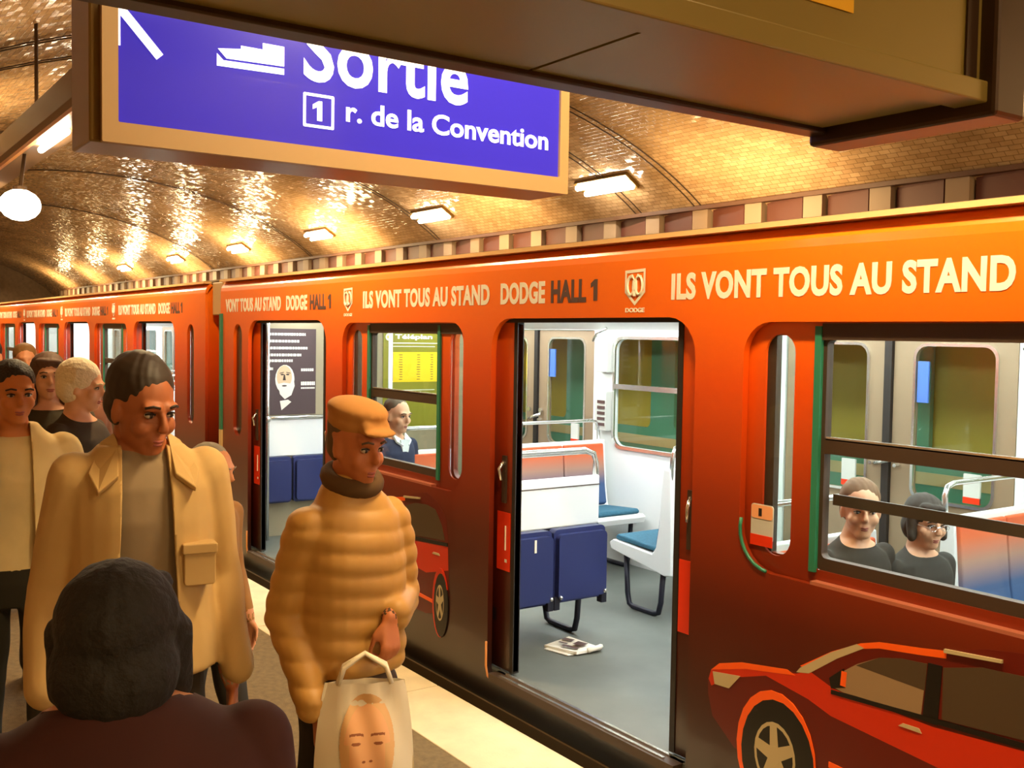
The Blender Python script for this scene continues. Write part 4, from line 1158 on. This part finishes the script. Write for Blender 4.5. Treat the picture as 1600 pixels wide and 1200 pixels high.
for sg_ in (-1, 1):
    mb = MB(); c0 = [(.0, sg_ * .075, 1.60), (.07, sg_ * .072, 1.575), (.135, sg_ * .078, 1.50), (.148, sg_ * .135, 1.46), (.09, sg_ * .155, 1.505), (.0, sg_ * .115, 1.575)]
    n_ = len(c0); vs_ = [(a, b, c) for a, b, c in c0] + [(a - .012, b, c - .014) for a, b, c in c0]
    mb.add(vs_, [tuple(range(n_)), tuple(range(2 * n_ - 1, n_ - 1, -1))] + [(i, (i + 1) % n_, (i + 1) % n_ + n_, i + n_) for i in range(n_)]); cb = mb.build('collar', mj, g, bevel=.004)
    mb = MB(); mb.prism(rrect(sg_ * .19 - .05, sg_ * .19 + .05, 1.20, 1.205, .001, 1), .13, .172, 0); 
mb = MB(); mb.prism(rrect(.10, .19, 1.20, 1.30, .01), .10, .155, 0); mb.build('chest_pocket', mj, g, bevel=.003)
mb = MB(); mb.prism(rrect(.095, .195, 1.285, 1.312, .005), .10, .160, 0); mb.build('pocket_flap', mj, g, bevel=.003)
mb = MB(); mb.tube([(.072 * math.cos(a) + .012, .078 * math.sin(a), 1.562 - .035 * math.cos(a)) for a in np.linspace(0, 2 * PI, 30)[:-1]], .003, 5, closed=True); mb.build('necklace', mat('gold_chain', (210, 170, 60), .3, .9), g, smooth=True)

g.scale = (1, .90, 1)
for ch in g.children:
    if ch.name.split('.')[0] in ('collar', 'chest_pocket', 'pocket_flap', 'necklace'): ch.location.z += .058

# --- man in the tan quilted jacket and flat cap
mq = mat('tan_quilted_nylon', (184, 136, 62), .55, noise=.08, nscale=4)
g2, T2, R2, s2, k2 = person('man in tan quilted jacket and flat cap carrying a white carrier bag', (-2.62, 1.25, 0), math.radians(2), 1.74, head=(math.radians(10), math.radians(10)),
                        arms={-1: ((-.06, -.183, 1.15), (.10, -.172, .93), (.3, 0, -1), (0, -1, 0), .5), 1: ((-.04, .205, 1.17), (.15, .06, 1.165), (.35, -.12, -1), (.9, .1, .3), 1.1)},
                        voxel=.008, trousers=(40, 30, 12), top=(70, 50, 28), topw=.86, shw=.13, armw=.85, hair='crop', hairc=mat('grey_brown_hair', (90, 68, 46), .7), build=1.0, skin=mat('ruddy_skin', (184, 108, 60), .55, noise=.05))
pr = [(*loftp([(0, 0, z * k2, rx * k2, ry * k2) for z, rx, ry in ((.995, .135, .165), (1.015, .145, .178), (1.06, .148, .182), (1.12, .148, .178), (1.20, .148, .178), (1.30, .146, .182), (1.38, .132, .176), (1.44, .108, .15), (1.49, .082, .098), (1.545, .07, .078))]), 0)]
for sg_, el, wr in ((-1, (-.06, -.20, 1.15), (.105, -.19, .955)), (1, (-.04, .225, 1.165), (.13, .085, 1.165))):
    sh = (0, sg_ * .155 * k2, 1.395 * k2); el = tuple(c * k2 for c in el); wr = tuple(c * k2 for c in wr)
    pr.append((*capsp(sh, el, .072 * k2, .066 * k2), 0)); pr.append((*capsp(el, wr, .064 * k2, .052 * k2), 0))
fuse('jacket', pr, .008, mq, g2, smooth=3, folds=lambda co: .006 * np.abs(np.sin((co[:, 2] + .01 * np.sin(9 * co[:, 1] + 3 * co[:, 0])) * PI / .058)) - .003 + wrinkle(.006, 8, 11, 1)(co))
A2 = np.array(R2); pr = []
v, f = ellp3((0, 0, 0), (.110 * s2, .092 * s2, .036 * s2)); pr.append((v @ A2.T + np.array(T2((-.012, 0, .098))), f, 0))
v, f = ellp3((0, 0, 0), (.103 * s2, .086 * s2, .05 * s2)); pr.append((v @ A2.T + np.array(T2((-.015, 0, .07))), f, 0))
pr.append((*capsp(T2((.076, -.035, .07)), T2((.076, .035, .07)), .022 * s2, .022 * s2), 0)); v, f = ellp3((0, 0, 0), (.036 * s2, .062 * s2, .010 * s2)); pr.append((v @ A2.T + np.array(T2((.105, 0, .060))), f, 0))
fuse('cap', pr, .006, mat('tan_cap_cloth', (176, 122, 58), .85), g2, smooth=2)
mb = MB(); mb.tube([(.074 * math.cos(a) + .01, .078 * math.sin(a), 1.535 * k2 / 1.0 - .022 * math.cos(a)) for a in np.linspace(0, 2 * PI, 26)[:-1]], .026, 10, closed=True); mb.build('scarf', mat('dark_olive_scarf', (84, 58, 24), .9), g2, smooth=True)

g2.scale = (.93, .86, 1); g2.location.y += .02

# --- the carrier bag he holds
bg = empty('carrier_bag', (-2.43, 1.225, .61), math.radians(-24)); tag(bg, 'white plastic carrier bag printed with a face, held by the man in the quilted jacket', 'bag')
M_bag = mat('white_bag_plastic', (238, 226, 196), .35)
vs_ = []; fs_ = []; NX, NZ = 12, 12
for side_ in (0, 1):
    for j in range(NZ + 1):
        for i in range(NX + 1):
            u_ = i / NX * 2 - 1; v_ = j / NZ
            bulge = (1 - u_ * u_) * (.055 * math.sin(min(1, v_ * 1.15) * PI * .92) + .008) + .004 * math.sin(9 * u_ + 7 * v_)
            wd = .135 - .03 * v_ ** 3
            vs_.append(((bulge if side_ == 0 else -bulge), u_ * wd, .40 * v_))
    o0 = side_ * (NX + 1) * (NZ + 1)
    for j in range(NZ):
        for i in range(NX):
            a = o0 + j * (NX + 1) + i; q = (a, a + 1, a + NX + 2, a + NX + 1); fs_.append(q if side_ == 0 else q[::-1])
MB().add(vs_, fs_).build('bag_body', M_bag, bg, smooth=True)
mb = MB()
for xx in (.012, -.012): mb.tube([(xx, -.07, .395), (xx, -.055, .44), (0, -.0, .475), (xx, .055, .44), (xx, .07, .395)], .007, 6)
mb.build('handles', M_bag, bg, smooth=True, kind='stuff')
ps = mat('printed_skin', (236, 176, 120), .5); pk = mat('printed_brown', (150, 84, 44), .5); po = mat('printed_amber', (226, 178, 118), .5)
def bag_x(a, b):
    v_ = b / .40; wd = .135 - .03 * v_ ** 3; u_ = a / wd
    return (1 - u_ * u_) * (.055 * math.sin(min(1, v_ * 1.15) * PI * .92) + .008) + .004 * math.sin(9 * u_ + 7 * v_)
def inside(a, b, cx, cz, rx, rz): return ((a - cx) / rx) ** 2 + ((b - cz) / rz) ** 2 < 1
def face_ink(a, b):
    if not inside(a, b, .005, .245, .082, .145): return None
    if not inside(a, b, .005, .225, .062, .122):
        return 2 if inside(a, b, .005, .24, .072, .135) else None
    d = abs(a - .005)
    if .010 < d < .046 and abs(b - (.272 + .35 * (d - .01) - 9 * (d - .01) ** 2)) < .003: return 1      # brows
    if inside(d, b, .029, .252, .012, .0045): return 1                                                     # eyes
    if inside(d, b, .009, .207, .005, .003): return 1                                                      # nostrils
    if d < .024 and abs(b - (.183 - 4 * d * d)) < .005 * (1 - d / .026): return 1                          # mouth
    if .047 < d and b < .25: return 2
    return 0
mb = MB(); NA, NB = 110, 190; pv = {}
vs_ = []; fs_ = []; mi_ = []
def gv(i, j):
    if (i, j) not in pv:
        a = -.08 + .17 * i / NA; b = .09 + .30 * j / NB; pv[(i, j)] = len(vs_); vs_.append((bag_x(a, b) + .0028, a, b))
    return pv[(i, j)]
for i in range(NA):
    for j in range(NB):
        c_ = face_ink(-.08 + .17 * (i + .5) / NA, .09 + .30 * (j + .5) / NB)
        if c_ is not None: fs_.append((gv(i, j), gv(i + 1, j), gv(i + 1, j + 1), gv(i, j + 1))); mi_.append(c_)
mb.v = vs_; mb.f = fs_; mb.mi = mi_
mb.build('printed_face', [ps, pk, po], bg, smooth=True)

# --- man in the cream hooded top, left edge
g3, T3, R3_, s3, k3 = person('man in cream zip top over pale shirt at the left edge', (-4.5, .70, 0), math.radians(-6), 1.79, head=(math.radians(12), math.radians(4)), voxel=.008, trousers=(34, 30, 12), top=(206, 184, 130),
                        arms={1: ((-.05, .25, 1.15), (.12, .21, .93), (.2, -.1, -1), (0, 1, 0), .5)}, hair='short', build=1.0, topw=.95, shw=.15, armw=.85, skin=mat('olive_skin', (200, 122, 62), .55, noise=.05))
pr = [(*loftp([(0, 0, z * k3, rx * k3, ry * k3) for z, rx, ry in ((.93, .135, .185), (1.06, .13, .172), (1.18, .135, .175), (1.30, .145, .192), (1.38, .135, .195), (1.44, .105, .18), (1.49, .08, .11), (1.52, .075, .085))]), 0)]
for sg_, el, wr in ((-1, (-.03, -.225, 1.14), (.04, -.235, .95)), (1, (-.05, .25, 1.15), (.11, .215, .955))):
    sh = (0, sg_ * .18 * k3, 1.41 * k3); el = tuple(c * k3 for c in el); wr = tuple(c * k3 for c in wr)
    pr.append((*capsp(sh, el, .072 * k3, .06 * k3), 0)); pr.append((*capsp(el, wr, .058 * k3, .045 * k3), 0))
fuse('zip_top', pr, .008, mat('cream_fleece', (222, 196, 134), .9, noise=.06), g3, smooth=3, folds=wrinkle(.006, 8, 12, 3), cut=([((.0, .06, 1.5), (0, 1, .03)), ((.0, -.06, 1.5), (0, -1, .03))], lambda c: c.x > 0.02 and abs(c.y) < .06 + .03 * (1.5 - c.z)))
mb = MB(); mb.tube([(.055 * math.cos(a) + .02 * k3 + .2 * 0, 0, 0) for a in (0, 1)], .01, 5) if False else None
mb = MB(); mb.tube([(.11 + .035 * math.cos(a), .213 + .032 * math.sin(a), .945 * k3 - .0) for a in np.linspace(0, 2 * PI, 18)[:-1]], .006, 6, closed=True); mb.build('wristwatch', M_chrome, g3, smooth=True)

# --- background walkers
person('woman with shoulder length brown hair in a dark coat, hand raised to her chest', (-5.95, 1.10, 0), math.radians(-12), 1.79, head=(math.radians(8), 0), voxel=.009, trousers=(30, 26, 14), top=(58, 50, 26),
       arms={1: ((.02, .25, 1.13), (.2, .10, 1.27), (.2, -.6, .6), (.6, .5, .3), .9)}, hair='long', hairc=mat('brown_hair', (84, 56, 38), .7), skin=M_skin2, topw=1.12)
gw_, Tw, Rw, sw, kw = person('white haired person in dark clothes turned to the right towards the train', (-5.42, 1.13, 0), math.radians(48), 1.76, head=(math.radians(8), math.radians(6)), voxel=.009, trousers=(30, 26, 20), top=(56, 44, 26),
       hair='fluffy', hairc=mat('white_hair', (226, 212, 180), .8, bump=.6, bscale=60), skin=M_skin2, topw=1.12)
hb = empty('shoulder_bag', (-5.12, .93, 1.02)); tag(hb, 'pale blue grey bag carried beside the white haired person', 'bag')
MB().prism(rrect(-.06, .08, 0, .30, .05), -.03, .03, 0).build('bag_body', mat('pale_blue_canvas', (140, 150, 140), .8), hb, bevel=.01)
MB().tube([(0, -.03, .28), (-.02, .0, .42), (-.02, .04, .42), (0, .05, .28)], .008, 6).build('strap', mat('pale_blue_canvas', (140, 150, 140)), hb)
person('tall man with dark hair far back at the left edge of the platform', (-8.2, 1.12, 0), math.radians(-8), 1.84, voxel=.012, trousers=(30, 28, 18), top=(70, 56, 34), hair='short', topw=1.1, face=False)
person('person with fair brown hair behind the man in the cream top', (-8.6, 1.42, 0), math.radians(-4), 1.80, voxel=.012, trousers=(30, 28, 18), top=(96, 62, 30), hair='short', hairc=mat('fair_brown_hair', (130, 92, 46), .7), topw=1.1, face=False)
person('person in a brown coat walking behind the white haired person', (-7.4, 1.55, 0), math.radians(10), 1.70, voxel=.012, trousers=(30, 28, 18), top=(104, 58, 26), hair='short', topw=1.1, face=False)
person('short grey haired person half hidden behind the beige jacket shoulder', (-3.95, 1.30, 0), math.radians(30), 1.49, head=(math.radians(10), math.radians(8)), voxel=.009, trousers=(40, 34, 22), top=(150, 104, 52), hair='crop', hairc=mat('grey_hair', (140, 132, 118), .8), skin=M_skin)

# --- dark figure close to the camera
gd, Td, Rd, sd_, kd_ = person('person with dark hair and red brown coat closest to the camera, seen from behind', (-1.44, .355, 0), math.radians(168), 1.67, head=(math.radians(-10), math.radians(6)), voxel=.008, neckz=-.075,
       trousers=(22, 18, 12), top=(58, 18, 9), hair='bob', hairc=mat('near_black_hair', (22, 17, 8), .75, bump=.5, bscale=60), topw=1.12, build=1.08, face=False)

# --- seated passengers
SEAT = .93 - .56 - .0
gm, Tm, Rm, sm_, km = person('seated man in navy suit and white shirt seen in profile through the middle window', (-6.30, 3.38, FZ), math.radians(20), 1.76, seated=.42, head=(math.radians(-4), math.radians(6)), voxel=.008, trousers=(30, 32, 48), top=(38, 42, 66),
       arms={-1: ((.04, -.24, 1.13), (.26, -.02, 1.11), (.2, .9, 0), (.6, -.1, .8), .5), 1: ((.04, .24, 1.13), (.27, .04, 1.08), (.1, -.9, 0), (.6, .1, .8), .5)}, hair='crop', hairc=mat('cropped_grey_hair', (92, 78, 58), .8), skin=M_skin2)
MB().prism([(-.05, .0), (.05, .0), (.028, -.09), (0, -.14), (-.028, -.09)], 0, .012, 0).build('shirt_front', M_white, gm).location = (.10, 0, 1.06)
mb = MB()
for sg_ in (-1, 1): mb.add([(.085, sg_ * .02, 1.065), (.05, sg_ * .065, 1.10), (.10, sg_ * .075, 1.05), (.12, sg_ * .03, 1.02), (.075, sg_ * .02, 1.055), (.04, sg_ * .065, 1.09), (.09, sg_ * .075, 1.04), (.11, sg_ * .03, 1.01)], [(0, 1, 2, 3), (7, 6, 5, 4), (0, 4, 5, 1), (1, 5, 6, 2), (2, 6, 7, 3), (3, 7, 4, 0)])
mb.build('shirt_collar', M_white, gm)
g8, T8, R8, s8, k8 = person('seated woman with hair pinned up, looking out of the right hand window', (-2.60, 3.50, FZ), math.radians(-8), 1.66, seated=.455, head=(math.radians(-34), math.radians(2)), voxel=.006, trousers=(26, 24, 22), top=(44, 38, 28),
       hair='updo', hairc=mat('light_brown_hair', (116, 84, 52), .7), skin=M_skin2, neckz=-.01)
g9, T9, R9, s9, k9 = person('seated woman with dark bobbed hair and glasses, second in the right hand window', (-2.53, 3.84, FZ), math.radians(-6), 1.56, seated=.46, head=(math.radians(-16), math.radians(6)), voxel=.006, trousers=(26, 24, 22), top=(46, 42, 34),
       hair='bob', hairc=mat('soft_black_hair', (48, 38, 26), .7), skin=M_skin2, neckz=-.01)
mb = MB()
for sg_ in (-1, 1):
    mb.tube([T9((.104, sg_ * .031 + .019 * math.cos(a), .004 + .014 * math.sin(a))) for a in np.linspace(0, 2 * PI, 16)[:-1]], .0012, 5, closed=True)
    mb.tube([T9((.102, sg_ * .05, .006)), T9((.0, sg_ * .08, .006))], .0012, 5)
mb.tube([T9((.104, -.012, .006)), T9((.106, 0, .009)), T9((.104, .012, .006))], .0012, 5)
mb.build('glasses', M_chrome, g9)
